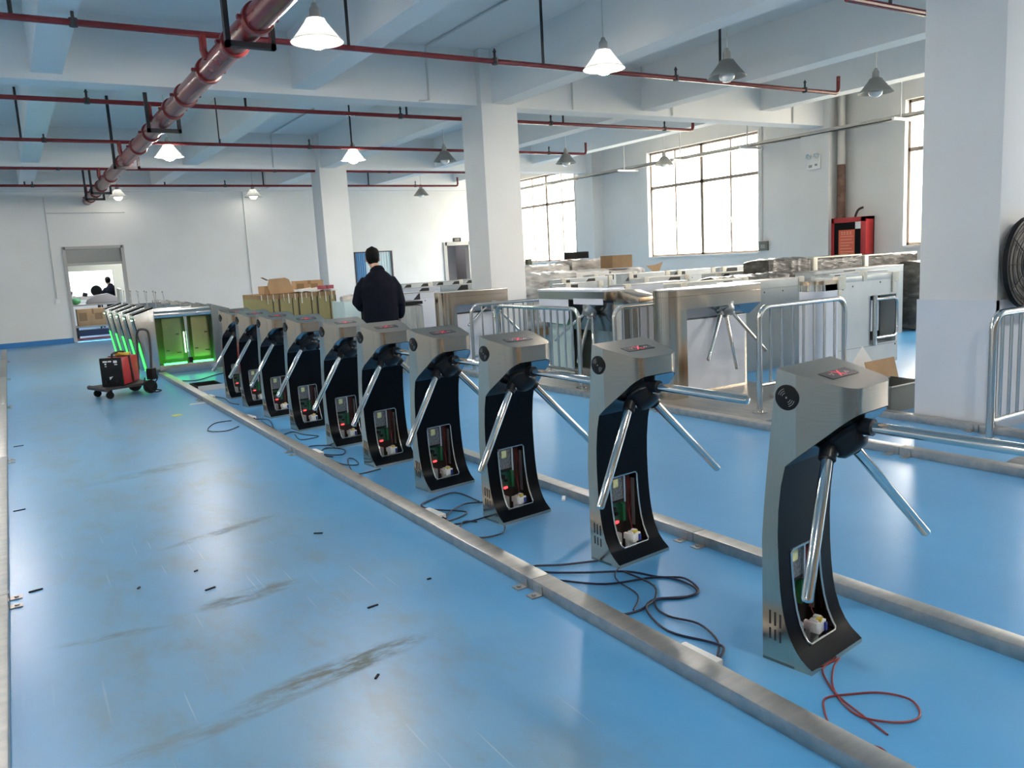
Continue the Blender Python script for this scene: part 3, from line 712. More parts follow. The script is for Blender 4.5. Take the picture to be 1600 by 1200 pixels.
    MB().obox((0.041, -0.121, 0.086), 0.012, 0.008, 0.030, 0.12).build('switch_lever', m_switch, br)
    MB().obox((0.020, -0.108, 0.116), 0.030, 0.018, 0.010, 0.3).build('tag', m_yel, br)
    q = MB(); q.box(-0.085, -0.045, -0.085, -0.02, 0.018, 0.118); q.build('cable_duct', m_grey, t)
    q = MB()
    for k in range(3):
        x = 0.042+0.014*k
        q.tube(smooth_path([(x, -0.03, 0.385), (x+0.006-0.006*k, -0.040, 0.33), (x-0.010+0.008*k, -0.035, 0.26), (x+0.004-0.008*k, -0.04, 0.20), (0.045, -0.06, 0.14), (0.03, -0.085, 0.115)], 4), 0.0017, 5)
    q.build('wire_bundle', m_wire_r, t)
    q = MB(); q.box(0.082, 0.086, -0.05, -0.03, 0.12, 0.36); q.build('bracket_strip', m_psuf, t)
    # vents near the foot of both sides
    for sx in (-1, 1):
        q = MB()
        for j, d in enumerate((0.030, 0.050, 0.070)):
            for (z0, z1) in ((0.085, 0.125), (0.14, 0.19)): q.box(sx*HW-0.001, sx*HW+0.0008, -d-0.0035, -d+0.0035, z0-j*0.003, z1-j*0.003)
        q.build('vent_slots', m_dark, t)
    # card reader discs with wave marks
    for sx in (-1, 1):
        c = Vector((sx*HW, -0.098, 0.957))
        rd = MB().lathe(c - Vector((sx*0.002, 0, 0)), (sx, 0, 0), [(0, 0), (0, 0.043), (0.005, 0.043), (0.0065, 0.040), (0.0065, 0)], 32).build('card_reader', m_bplastic, t)
        w_ = MB()
        for base in (0.25*PI, 1.25*PI):
            for r in (0.015, 0.022, 0.029):
                a0, a1 = base-0.5, base+0.5
                A = arc2(0, 0, r, a0, a1, 8); Bp = arc2(0, 0, r+0.0020, a0, a1, 8)
                for i in range(8):
                    w_.face([c + Vector((sx*0.0052, u, v)) for u, v in (A[i], A[i+1], Bp[i+1], Bp[i])])
        A = arc2(0, 0, 0.0035, 0, 2*PI, 10)[:-1]; w_.face([c + Vector((sx*0.0052, u, v)) for u, v in A])
        w_.build('wave_symbol', m_grey2, rd)
    # direction display on the top
    sl = math.atan2(0.058, 0.24)
    def tp_(x, d, h=0.0008): return (x, -d, top_z(d)+h)
    dp = MB(); 
    dd = [(-0.088, 0.158), (0.088, 0.158), (0.088, 0.212), (-0.088, 0.212)]
    dp.face([tp_(x, d, 0.0012) for x, d in dd])
    dpo = dp.build('display_window', m_disp, t)
    cr = MB()
    for s_ in (-1, 1):
        cr.face([tp_(-0.020-0.004, 0.185-s_*0.020+0.0, 0.0022), tp_(-0.020+0.006, 0.185-s_*0.020, 0.0022), tp_(0.020+0.004, 0.185+s_*0.020, 0.0022), tp_(0.020-0.006, 0.185+s_*0.020, 0.0022)])
    cr.build('red_cross', m_led_cross, dpo)
    dt = MB()
    for (x, d) in ((-0.05, 0.18), (-0.042, 0.188), (-0.034, 0.178), (0.034, 0.192), (0.042, 0.184), (0.05, 0.19)):
        dt.face([tp_(x-0.003, d-0.003, 0.002), tp_(x+0.003, d-0.003, 0.002), tp_(x+0.003, d+0.003, 0.002), tp_(x-0.003, d+0.003, 0.002)])
    dt.build('indicator_dots', m_led_dot, dpo)
    # hub, arms
    dirs = tri_dirs(math.radians(46.5), math.radians(45.6), math.radians(-2))
    tripod(t, (0.006, -0.16, 0.853), math.radians(46.5), dirs, 0.637, 0.0185)
    fl = MB(); n = Vector((0, -0.643, -0.765)).normalized(); u = Vector((1, 0, 0)); v = n.cross(u)
    c0 = Vector((0.006, -0.205, inc_z(0.205)-0.001))
    ringa = [c0 + u*(math.cos(a)*0.098) + v*(math.sin(a)*0.066) for a in [2*PI*k/32 for k in range(32)]]
    A = [fl.bm.verts.new(p_) for p_ in ringa]; B_ = [fl.bm.verts.new(p_ + n*0.014) for p_ in ringa]; fl.bridge(A, B_); fl.bm.faces.new(B_); fl.bm.faces.new(A[::-1])
    fl.build('hub_flange', m_hub, t, bevel=0.003)
    return t
m_grey2 = mat('pale_print', (0.30, 0.30, 0.30), 0.5)
m_disp = mat('dark_display_glass', (0.022, 0.018, 0.018), 0.3)
TPOS = [(2.302, 1.895), (2.412, 3.040), (2.318, 3.930), (2.289, 4.787), (2.270, 5.647), (2.276, 6.495), (2.250, 7.440), (2.235, 8.315), (2.228, 9.180), (2.225, 9.980)]
TLAB = ['brushed steel tripod turnstile nearest the viewer, red wire trailing from its opening',
 'brushed steel tripod turnstile second from the viewer, beside a tangle of black cables',
 'brushed steel tripod turnstile third from the viewer in the front row',
 'brushed steel tripod turnstile fourth from the viewer in the front row',
 'brushed steel tripod turnstile fifth from the viewer in the front row',
 'brushed steel tripod turnstile sixth from the viewer, directly before the standing person',
 'brushed steel tripod turnstile fourth from the far end of the front row',
 'brushed steel tripod turnstile third from the far end of the front row',
 'brushed steel tripod turnstile second from the far end of the front row',
 'brushed steel tripod turnstile ending the front row, nearest the green lit gates']
TROT = [8.0, 6.0, 6.0, 7.0, 6.0, 5.0, 6.0, 6.0, 6.0, 6.0]
t0 = make_turnstile(); t0['label'] = TLAB[0]; t0.location = (*TPOS[0], 0); t0.rotation_euler = (0, 0, math.radians(TROT[0]))
for p_, l, r in list(zip(TPOS, TLAB, TROT))[1:]: dup(t0, (*p_, 0), math.radians(r), l)
#SPLIT
# ------------------------------------------------------------------ cables and power adapters on the floor by the turnstiles
def cable(pts, label, material, r=0.0045):
    P = [(x, y, r+0.001 + (0.004 if 0 < i < len(pts)-1 and i % 3 == 1 else 0)) for i, (x, y) in enumerate(pts)]
    return tag(MB().tube(smooth_path(P, 5), r, 7).build('cable', material), label, 'cable', 'cables on the floor by the turnstile row')
cable([(2.24, 2.97), (2.07, 3.03), (1.96, 3.11), (1.96, 3.02), (2.09, 2.89), (2.26, 2.78), (2.33, 2.64), (2.40, 2.55), (2.36, 2.42), (2.26, 2.41), (2.16, 2.46), (2.04, 2.43), (1.95, 2.44)], 'black cable looping from the second turnstile round to the rail', m_wire_db, 0.005)
cable([(1.96, 2.89), (2.09, 2.72), (2.31, 2.65), (2.37, 2.57), (2.36, 2.44), (2.30, 2.40), (2.15, 2.47), (2.05, 2.40), (2.00, 2.22), (2.06, 2.06), (2.06, 1.99), (1.965, 1.935)], 'black cable running into the white adapter between the two nearest turnstiles', m_wire_db, 0.005)
cable([(2.25, 2.79), (2.24, 2.57), (2.12, 2.43), (2.09, 2.32), (2.13, 2.19), (2.09, 2.05), (2.00, 1.965)], 'thin black cable from the second turnstile base towards the nearest adapter', m_wire_b)
cable([(2.28, 4.20), (2.25, 4.46), (2.06, 4.43), (1.97, 4.37), (1.98, 4.24), (2.12, 4.07), (1.97, 3.99), (1.95, 4.06)], 'black cable loop left of the third turnstile, upper coil', m_wire_db, 0.0048)
cable([(2.29, 4.17), (2.17, 4.20), (2.00, 4.09), (1.955, 3.92), (2.14, 3.9), (2.18, 3.97)], 'black cable coil by the white adapter left of the third turnstile', m_wire_db, 0.0048)
cable([(2.16, 3.70), (2.08, 3.60), (1.95, 3.64), (1.955, 3.83), (2.02, 3.91), (2.08, 3.87)], 'black cable curving on the floor in front of the third turnstile', m_wire_b)
cable([(2.33, 1.70), (2.24, 1.66), (2.13, 1.57), (2.08, 1.43), (2.05, 1.33)], 'short red wire dropping from the nearest turnstile', m_wire_r, 0.0032)
cable([(2.32, 1.70), (2.21, 1.68), (2.12, 1.56), (2.07, 1.45), (2.10, 1.37), (2.17, 1.33), (2.23, 1.34), (2.27, 1.40), (2.24, 1.48), (2.16, 1.53), (2.07, 1.56), (2.01, 1.52), (1.955, 1.46)], 'red and black wire looping on the floor in front of the nearest turnstile', m_wire_r, 0.0035)
cable([(1.955, 1.34), (1.97, 1.30), (1.96, 1.26), (1.94, 1.2)], 'small red wire end beside the rail at the bottom of the view', m_wire_r, 0.0032)
cable([(2.12, 6.43), (1.95, 6.49), (1.95, 6.19), (2.07, 6.03), (2.14, 6.18), (2.05, 6.35), (1.94, 6.16), (1.99, 6.01)], 'black cable coil between the fifth and sixth turnstiles', m_wire_db, 0.0048)
cable([(1.94, 6.03), (1.96, 5.71), (2.05, 5.63), (2.09, 5.81), (2.05, 5.84), (1.97, 5.58), (1.945, 5.37), (2.13, 5.39)], 'black cable crossing the floor in front of the fifth turnstile', m_wire_b)
cable([(1.95, 7.19), (2.04, 7.22), (2.08, 7.05), (2.16, 6.86), (1.99, 6.82), (2.02, 7.10)], 'black cable before the seventh turnstile', m_wire_b)
cable([(1.95, 8.18), (2.03, 8.00), (1.96, 7.58), (1.95, 7.44), (1.97, 8.05)], 'thin cable beside the eighth turnstile', m_wire_b)
cable([(1.72, 7.92), (1.56, 7.76), (1.44, 7.94), (1.57, 8.28), (1.74, 8.30)], 'thin dark cable loop lying on the aisle side of the rail', m_wire_b)
cable([(1.95, 10.16), (2.01, 9.85), (1.99, 9.48), (2.04, 9.26)], 'black cable beside the far end turnstile', m_wire_b)
cable([(2.28, 2.85), (2.20, 2.79), (2.16, 2.72), (2.13, 2.55), (2.02, 2.45)], 'thin lead from the second turnstile opening down to the floor', m_wire_b, 0.0035)
def adapter(x, y, rz, label):
    t = thing('power_adapter', label, 'adapter', (x, y, 0), rz, 'white power adapters along the rail')
    MB().box(-0.09, 0.09, -0.026, 0.026, 0, 0.034).build('case', m_white, t, bevel=0.006)
    MB().cyl((-0.09, 0, 0.016), (-0.115, 0, 0.014), 0.007, 10).build('cable_boot', m_bplastic, t)
adapter(1.935, 1.99, math.radians(93), 'white power adapter on the floor by the rail, between the two nearest turnstiles')
adapter(1.94, 4.13, math.radians(96), 'white power adapter on the floor by the rail, near the third turnstile')
adapter(1.925, 6.20, math.radians(92), 'white power adapter on the floor by the rail, near the fifth turnstile')
adapter(1.92, 8.27, math.radians(98), 'white power adapter on the floor by the rail, near the eighth turnstile')
adapter(1.91, 10.10, math.radians(95), 'white power adapter on the floor by the rail, nearest the far end turnstile')
tag(MB().obox((2.70, 3.90, 0.008), 0.07, 0.022, 0.014, 0.9).build('plastic_scrap', m_white, bevel=0.003), 'small white plastic scrap by the second rail behind the second turnstile', 'scrap')
tag(MB().lathe((1.36, 9.13, 0.0), (0, 0, 1), [(0, 0), (0, 0.055), (0.003, 0.055), (0.003, 0)], 20).build('floor_sticker', mat('yellow_sticker', (0.62, 0.66, 0.12), 0.5)), 'round yellow green sticker on the aisle floor', 'sticker')
tag(MB().face([(1.72-0.13, 9.75-0.04, 0.004), (1.72+0.12, 9.75-0.06, 0.004), (1.72+0.10, 9.75+0.05, 0.004), (1.72-0.10, 9.75+0.07, 0.004)]).build('film_scrap', m_film, ), 'scrap of pale film on the aisle floor beside the rail', 'scrap')
t = thing('parts_tray', 'open black tray with white rim on the floor before the green lit gate', 'tray', (2.05, 11.05, 0), 0.05)
q = MB(); q.box(-0.16, 0.16, -0.24, 0.24, 0, 0.012); q.box(-0.16, -0.15, -0.24, 0.24, 0.012, 0.06); q.box(0.15, 0.16, -0.24, 0.24, 0.012, 0.06); q.box(-0.15, 0.15, 0.23, 0.24, 0.012, 0.06); q.box(-0.15, 0.15, -0.24, -0.23, 0.012, 0.06)
q.build('tray', m_bplastic, t)
MB().box(-0.165, 0.165, -0.25, -0.241, 0.0, 0.065).build('rim', m_white, t)
# little dark bits of debris in the aisle
k_ = 0
for (x, y, l, a) in ((0.63, 3.86, 0.05, 0.3), (0.35, 4.1, 0.02, 1), (0.62, 4.15, 0.02, 0.5), (1.17, 3.18, 0.05, 0.1), (1.5, 3.3, 0.02, 0), (-0.07, 4.4, 0.06, 0.15), (-0.12, 6.1, 0.07, 0.1), (0.95, 2.6, 0.03, 0.8), (1.3, 4.3, 0.05, -0.6), (-0.1, 8.6, 0.08, 0.1)):
    k_ += 1
    tag(MB().obox((x, y, 0.003), l, 0.008, 0.006, a).build('plastic_sliver', m_bplastic), 'tiny dark plastic sliver on the worn aisle floor', 'sliver', 'dark slivers on the aisle floor')

# ------------------------------------------------------------------ barriers
def barrier(label, loc, rz, L, H, zl, nb, rp=0.024):
    t = thing('crowd_barrier', label, 'barrier', loc, rz, 'tubular steel barriers')
    r = 0.11
    pts = [(0, 0, 0.01), (0, 0, 0.3), (0, 0, H-r)] + [(r-r*math.cos(a), 0, H-r+r*math.sin(a)) for a in [PI/2*k/6 for k in range(1, 7)]]
    pts += [(L-r+r*math.sin(a), 0, H-r+r*math.cos(a)) for a in [PI/2*k/6 for k in range(0, 7)]] + [(L, 0, 0.3), (L, 0, 0.01)]
    MB().tube(pts, rp, 12).build('tube_frame', m_tube, t)
    MB().cyl((rp*0.6, 0, zl), (L-rp*0.6, 0, zl), rp*0.75, 10).build('lower_rail', m_tube, t)
    for k in range(nb):
        x = L*(k+1)/(nb+1)
        MB().cyl((x, 0, zl), (x, 0, H-0.01), 0.0125, 8).build('bar', m_tube, t)
    for x in (0, L):
        q = MB(); q.cyl((x, 0, 0), (x, 0, 0.012), 0.062, 16); q.cyl((x+0.04, 0.03, 0.012), (x+0.04, 0.03, 0.022), 0.009, 6); q.cyl((x-0.04, -0.03, 0.012), (x-0.04, -0.03, 0.022), 0.009, 6)
        q.build('foot_flange', m_tube, t)
    return t
barrier('steel tube barrier between the two nearest turnstiles, on the low steel plate', (5.38, 4.74, 0.03), 0, 1.14, 0.91, 0.24, 7)
barrier('steel tube barrier at the right edge in front of the column', (5.80, 3.025, 0), 0.0, 1.55, 0.90, 0.14, 12, 0.026)
barrier('steel tube barrier left of the near tripod cabinet, seen above the second turnstile', (5.10, 6.34, 0.03), 0.03, 1.02, 0.89, 0.20, 8)
barrier('angled steel tube barrier running away behind the third turnstile', (5.13, 6.98, 0.03), math.radians(89), 1.75, 0.86, 0.19, 12)
barrier('steel tube barrier farthest left, before the far tripod cabinet', (5.24, 9.55, 0), 0.0, 1.5, 0.87, 0.18, 8)

# ------------------------------------------------------------------ gate cabinets
def stadium(L, D, n=10):       # plan with a rounded left end
    return [(L, 0), (L, D)] + [(D/2 - D/2*math.sin(a), D/2 + D/2*math.cos(a)) for a in [PI*k/n for k in range(n+1)]]
def cabinet(label, loc, rz, L=1.25, D=0.28, H=1.05, body=None, foam=(1, 1), slots=(), seam=True, holes=True, lidm=None, group='film covered gate cabinets', square=False):
    t = thing('gate_cabinet', label, 'cabinet', loc, rz, group)
    pl = rrect(0, L, 0, D, 0.03, 3) if square else stadium(L, D)
    body = body or m_film_g
    MB().prism(pl, 'z', 0.0, H-0.10).build('body', body, t)
    MB().prism(pl, 'z', H-0.097, H-0.012).build('top_section', body if seam else m_steel_h, t)
    q = MB().prism([(x*1.004-0.002, y*1.02-0.003) for x, y in pl], 'z', H-0.012, H).build('lid', lidm or m_galv, t, bevel=0.003)
    if holes:
        q = MB()
        for x in (L*0.3, L*0.45, L*0.7): q.cyl((x, -0.0015, H-0.14), (x, 0.01, H-0.14), 0.010, 10)
        q.build('screw_holes', m_dark, t)
    for on, x in zip(foam, (0.06 if square else D*0.62, L-0.05)):
        if on:
            q = MB(); q.box(x-0.055, x+0.04, -0.014, 0.05, H-0.08, H+0.012); q.box(x-0.055, x+0.0, -0.014, 0.0, H-0.17, H-0.08)
            q.build('foam_guard', m_foam, t, bevel=0.01)
    for (a, b) in slots:
        q = MB(); q.prism([(a, H-0.115), (b, H-0.115), (b, H-0.02), (a+0.10, H-0.02)], 'y', -0.004, 0.01)
        q.build('cutout', m_dark, t)
    return t
def tripod_cabinet(label, loc, rz, L, dirs, al, film_x=(0.18, 0.02), film=True):
    t = thing('tripod_cabinet', label, 'cabinet', loc, rz, 'steel tripod cabinets in the second row')
    D, H = 0.30, 1.05; xr = 0.24
    q = MB(); q.prism([p for p in [(xr, 0), (xr, D)] + stadium(L, D)[2:]], 'z', 0, 0.86); q.prism([(xr, 0.15), (L-0.05, 0.15), (L-0.05, D), (xr, D)], 'z', 0, 0.86)
    q.build('body', m_steel, t)
    q = MB(); q.prism(stadium(L, D), 'z', 0.86, 0.985); q.build('head', m_steel, t)
    q = MB(); q.prism([(x*1.003-0.001, y*1.01-0.001) for x, y in stadium(L, D)], 'z', 0.988, 1.04); q.build('head_band', m_steel, t)
    MB().prism(stadium(L, D), 'z', 1.04, 1.055).build('lid', m_steel_h, t, bevel=0.003)
    q = MB()
    tip = (0.19, 0.008, 0.76)
    q.face([(xr-0.01, -0.001, 0.86), (L, -0.001, 0.86), (L, 0.152, 0.74), (xr, 0.152, 0.74)]); q.face([(L, 0, 0.86), (L, 0.152, 0.86), (L, 0.152, 0.74)])
    q.prism([(0.0, 0.861), (0.151, 0.861), (0.151, 0.742)], 'x', xr+0.002, L-0.001)
    q.build('underside_panel', m_soffit, t)
    if film: MB().box(xr+0.05, L-0.09, 0.138, 0.147, 0.02, 0.735).build('film_sheet', m_film, t)
    fl = MB(); n = Vector((0, -0.62, -0.785)).normalized(); u = Vector((1, 0, 0)); v = n.cross(u); c0 = Vector((0.84, 0.05, 0.822))
    A = [fl.bm.verts.new(c0 + u*(math.cos(a)*0.17) + v*(math.sin(a)*0.06)) for a in [2*PI*k/28 for k in range(28)]]
    B_ = [fl.bm.verts.new(p_.co + n*0.02) for p_ in A]; fl.bridge(A, B_); fl.bm.faces.new(B_)
    fl.build('hub_flange', m_soffit, t)
    tripod(t, (0.84, 0.10, 0.875), math.radians(46), dirs, al, 0.019, 1.0, m_galv)
    return t
e = tri_dirs(math.radians(46), math.radians(45.6), 0)
B1D = [Vector((0.02, -0.22, -0.95)).normalized(), Vector((0.60, -0.30, -0.78)).normalized(), Vector((-0.60, -0.25, -0.80)).normalized()]
tripod_cabinet('near stainless tripod cabinet with rounded end and white film on its face', (5.25, 5.72, 0.03), 0, 1.27, B1D, 0.68)
tripod_cabinet('stainless tripod cabinet farther left, in front of the middle column', (4.95, 9.86, 0), 0, 1.07, [Vector((-0.75, -0.3, -0.45)).normalized(), Vector((0.6, -0.3, -0.75)).normalized(), Vector((0, -0.4, -0.9)).normalized()], 0.6)
# middle cabinet seen along its length, film peeled, tripod on its face
t = thing('tripod_cabinet', 'open tripod cabinet with loose white film top behind the angled barrier', 'cabinet', (5.46, 8.22, 0.03), math.radians(-90), 'steel tripod cabinets in the second row')
q = MB(); q.prism([(0, 0), (1.28, 0), (1.28, 0.30), (0, 0.30)], 'z', 0.93, 1.02); q.prism([(0.0, 0.12), (0.18, 0.12), (0.18, 0.3), (0, 0.3)], 'z', 0, 0.93); q.prism([(1.1, 0.12), (1.28, 0.12), (1.28, 0.3), (1.1, 0.3)], 'z', 0, 0.93); q.box(0.18, 1.1, 0.26, 0.3, 0.0, 0.93)
q.build('body', m_tube, t)
MB().box(-0.02, 1.26, -0.015, 0.31, 1.02, 1.045).build('film_top', m_film, t, bevel=0.01)
q = MB(); q.box(0.02, 0.62, -0.012, -0.006, 0.72, 0.93); q.prism([(0.02, 0.72), (0.62, 0.72), (0.57, 0.64), (0.05, 0.66)], 'y', -0.012, -0.006); q.build('film_flap', m_film, t)
MB().box(0.72, 1.26, -0.010, -0.004, 0.88, 0.945).build('film_strip', m_film, t)
MB().box(0.0, 1.28, 0.10, 0.118, 0.58, 0.92).build('underside_panel', m_soffit, t)
MB().box(0.08, 0.55, 0.09, 0.098, 0.05, 0.62).build('side_film', m_film_t, t)
tripod(t, (0.98, 0.06, 0.86), math.radians(46), [Vector((0.45, -0.35, -0.75)).normalized(), Vector((-0.75, -0.30, -0.62)).normalized(), Vector((-0.05, -0.3, -0.9)).normalized()], 0.66, 0.018, 1.0, m_galv)
# slim pedestal with a sloping steel box head
t = thing('pedestal_reader', 'slim pedestal with sloping steel box head and white film stem', 'pedestal', (5.66, 6.46, 0.03), 0.0)
q = MB(); q.prism([(0.0, 0.88), (0.42, 0.88), (0.42, 1.03), (0.30, 1.03), (0.0, 0.965)], 'x', -0.13, 0.13); hd = q.build('head', m_steel, t, bevel=0.006)
MB().box(-0.12, 0.12, 0.04, 0.30, 0, 0.88).build('stem', m_steel, t)
MB().box(-0.115, 0.115, 0.03, 0.038, 0.1, 0.87).build('film_sheet', m_film, t)

# swing gate cabinet with the U shaped handle bar
t = thing('swing_gate_cabinet', 'swing gate cabinet with square opening and bent tube gate, left of the big column', 'cabinet', (7.36, 5.70, 0), 0)
q = MB(); L, D, H = 1.47, 0.30, 1.05
q.prism([(0.37, 0), (0.37, D)] + stadium(L, D)[2:], 'z', 0, 1.0)
q.box(0.37, 0.94, 0, D, 0.03, 1.0); q.box(1.43, L, 0, D, 0.03, 1.0); q.box(0.94, 1.43, 0, D, 0.82, 1.0); q.box(0.94, 1.43, 0, D, 0.03, 0.27); q.box(0.94, 1.43, 0.22, D, 0.27, 0.82)
q.build('body', m_film_g, t, bevel=0.0)
MB().prism(stadium(0.5, D, 12), 'z', 1.0, 1.04).build('rounded_cap', m_steel, t)
MB().prism([(0.002+x, y) for x, y in [(0.36, 0.0), (L, 0.0), (L, D), (0.36, D)]], 'z', 1.0, 1.06).build('lid', m_film_g, t, bevel=0.004)
q = MB(); q.prism([(x-0.004, y-0.004*(1 if y < D/2 else -1)) for x, y in [(0.36, -0.004)] + [p for p in stadium(L, D)[2:] if p[1] < D*0.9][::-1]], 'z', 0.08, 0.93)
q.build('white_film', m_film, t)
MB().prism(stadium(0.42, D, 12), 'z', 0.93, 0.998).build('steel_end', m_chrome, t)
MB().box(0.945, 1.425, 0.205, 0.215, 0.275, 0.815).build('recess_panel', m_dark, t)
MB().tube([(0.99, -0.03, 0.34), (1.1, -0.03, 0.34), (1.34, -0.03, 0.34), (1.38, -0.03, 0.36), (1.40, -0.03, 0.40), (1.40, -0.03, 0.72), (1.38, -0.03, 0.76), (1.34, -0.03, 0.78), (0.99, -0.03, 0.78)], 0.018, 10).build('gate_tube', m_tube, t)
MB().cyl((0.985, -0.03, 0.26), (0.985, -0.03, 0.83), 0.026, 14).build('gate_post', m_tube, t)
MB().box(1.10, 1.25, 0.10, 0.108, 0.40, 0.76).build('hanging_film', m_film, t)
for x, zz in ((0.38, 0.95), (1.36, 0.98)): q = MB(); q.box(x-0.03, x+0.10, -0.02, 0.06, zz-0.02, 1.075); q.box(x-0.03, x+0.03, -0.02, 0.0, zz-0.14, zz-0.02); q.build('foam_guard', m_foam, t, bevel=0.01)
MB().box(0.80, 0.86, -0.012, 0.02, 1.0, 1.11).build('foam_strip', m_foam, t)
q = MB()
for (x, z) in ((0.45, 0.93), (0.62, 0.95), (1.12, 0.97), (1.34, 0.96), (0.83, 0.16), (1.42, 0.23)): q.cyl((x, -0.0015, z), (x, 0.01, z), 0.011, 10)
q.build('screw_holes', m_dark, t)
q = MB(); q.box(0.38, 1.46, -0.003, 0.001, 0.248, 0.254); q.box(0.38, 1.46, -0.003, 0.001, 0.06, 0.064); q.build('panel_seam', m_grey, t)
MB().box(0.2, L-0.02, 0.02, D-0.02, 0.0, 0.03).build('plinth', m_bplastic, t)

# the parked cabinets behind, one call each
cabinet('grey film cabinet with foam corner, right of the near tripod cabinet', (6.95, 6.55, 0), 0, 1.28, slots=(), foam=(0, 1))
cabinet('white film cabinet with foam corner right behind the pedestal head', (6.55, 8.05, 0), 0, 1.2, body=m_film, foam=(1, 0), slots=((0.02, 0.16),))
cabinet('film cabinet with striped wrapped end, directly behind the near tripod cabinet', (6.9, 7.4, 0), 0, 1.3, foam=(1, 1), slots=((0.05, 0.2), (0.75, 1.0)), lidm=m_foam)
cabinet('film cabinet behind the swing gate cabinet, its steel end glinting', (8.75, 6.65, 0), 0, 1.3, foam=(0, 0), slots=((0.1, 0.3),))
cabinet('tall grey film cabinet nearest the left side of the big column', (9.65, 7.5, 0), 0, 2.1, D=0.35, foam=(0, 0), slots=((0.55, 0.9),), square=True)
cabinet('pale film cabinet in the back row under the middle window, leftmost', (8.75, 10.6, 0), 0, 1.05, H=1.10, body=m_film_g, slots=((0.05, 0.3),))
cabinet('pale film cabinet in the back row under the middle window, second', (9.85, 10.6, 0), 0, 1.05, H=1.10, slots=((0.0, 0.3),))
cabinet('pale film cabinet in the back row under the middle window, third', (10.95, 10.6, 0), 0, 1.1, H=1.10, slots=((0.15, 0.5),))
cabinet('cream edged film cabinet in the row before the middle window, left one', (7.95, 9.3, 0), 0, 1.05, H=1.07, slots=((0.55, 0.85),), lidm=m_foam)
cabinet('cream edged film cabinet in the row before the middle window, right one', (9.15, 9.0, 0), 0, 1.2, H=1.07, slots=((0.2, 0.4),), lidm=m_foam)
cabinet('film cabinet right of the middle column, low in front of the wrapped crates', (7.05, 10.05, 0), 0, 0.85, H=1.04, slots=((0.1, 0.35),))
cabinet('second film cabinet right of the middle column, beneath the cardboard box', (8.0, 11.5, 0), 0, 1.25, H=1.06, slots=((0.05, 0.3), (0.6, 0.85)))
cabinet('third film cabinet right of the middle column, toward the window', (9.4, 12.4, 0), 0, 1.2, H=1.07, slots=((0.3, 0.6),))
for i, (x, y) in enumerate(((6.95, 15.6), (7.75, 15.7), (8.53, 15.8))):
    cabinet(['film cabinet in the row far behind the person, left end', 'film cabinet in the row far behind the person, middle', 'film cabinet in the row far behind the person, next to the column'][i], (x, y, 0), 0, 0.72, H=1.06, slots=((0.02, 0.22), (0.4, 0.62)), square=True, foam=(0, 1))
for i, (x, y) in enumerate(((6.2, 14.0), (7.1, 14.1))):
    cabinet(['low film cabinet in the second row behind the person, left', 'low film cabinet in the second row behind the person, right'][i], (x, y, 0), 0, 0.85, H=1.02, square=True, foam=(0, 0), slots=((0.35, 0.6),), body=m_film if i == 0 else m_film_g)
cabinet('white film cabinet right of the person with a dark strip below its top', (5.05, 11.6, 0), 0, 0.72, H=1.02, body=m_film, square=True, foam=(0, 0), slots=((0.3, 0.42),))
# cabinet draped in grey film right of the person
t = thing('draped_cabinet', 'low cabinet draped in crinkled grey film, right of the person', 'cabinet', (4.30, 10.15, 0), 0, )
MB().box(0, 0.50, 0, 0.4, 0.02, 0.90).build('body', m_greyw, t)
q = MB(); pv = None
for i in range(49):
    x = -0.01 + 0.52*i/48; yy = -0.012 - 0.012*abs(math.sin(i*0.83)) - 0.006*math.sin(i*2.1)
    cur = (q.bm.verts.new((x, yy-0.02, 0.0)), q.bm.verts.new((x, yy, 0.5)), q.bm.verts.new((x, -0.012, 0.89)), q.bm.verts.new((x, 0.2, 0.912)), q.bm.verts.new((x, 0.41, 0.905)))
    if pv:
        for a in range(4): q.bm.faces.new((pv[a], cur[a], cur[a+1], pv[a+1]))
    pv = cur
q.build('grey_drape', varied('grey_wrap_film', (0.26, 0.28, 0.28), (0.40, 0.42, 0.41), 5, 0.35, bump=0.6, stretch=(3, 1, 0.6)), t, ang=60)
MB().box(-0.01, 0.51, -0.02, 0.41, 0.915, 0.955).build('dark_top_strip', m_bplastic, t)

# kraft wrapped cabinets with foam drips, left of the person
for i in range(4):
    x = 3.33 + 0.31*i
    t = thing('wrapped_cabinet', ['kraft wrapped cabinet at the left end of the olive row', 'kraft wrapped cabinet second from left in the olive row', 'kraft wrapped cabinet third from left in the olive row', 'kraft wrapped cabinet at the right end of the olive row'][i], 'cabinet', (x, 12.9, 0), 0, 'kraft wrapped cabinets')
    MB().box(0.0, 0.295, 0, 1.1, 0, 1.03).build('body', m_kraft, t)
    MB().box(0.0, 0.30, -0.006, 1.1, 1.03, 1.10).build('top_edge', m_cardd, t)
    MB().box(0.19, 0.205, -0.006, 0.0, 0.02, 1.03).build('dark_gap', m_print, t)
    MB().box(0.285, 0.30, -0.012, 0.0, 0.02, 1.03).build('paper_fold', m_print, t)
    for j in range(3):
        xx = 0.04+0.09*j+random.uniform(-0.025, 0.025); MB().box(xx, xx+random.uniform(0.008, 0.016), -0.014, -0.004, 1.0-random.uniform(-0.04, 0.07), 1.105).build('foam_tape', m_foam, t)
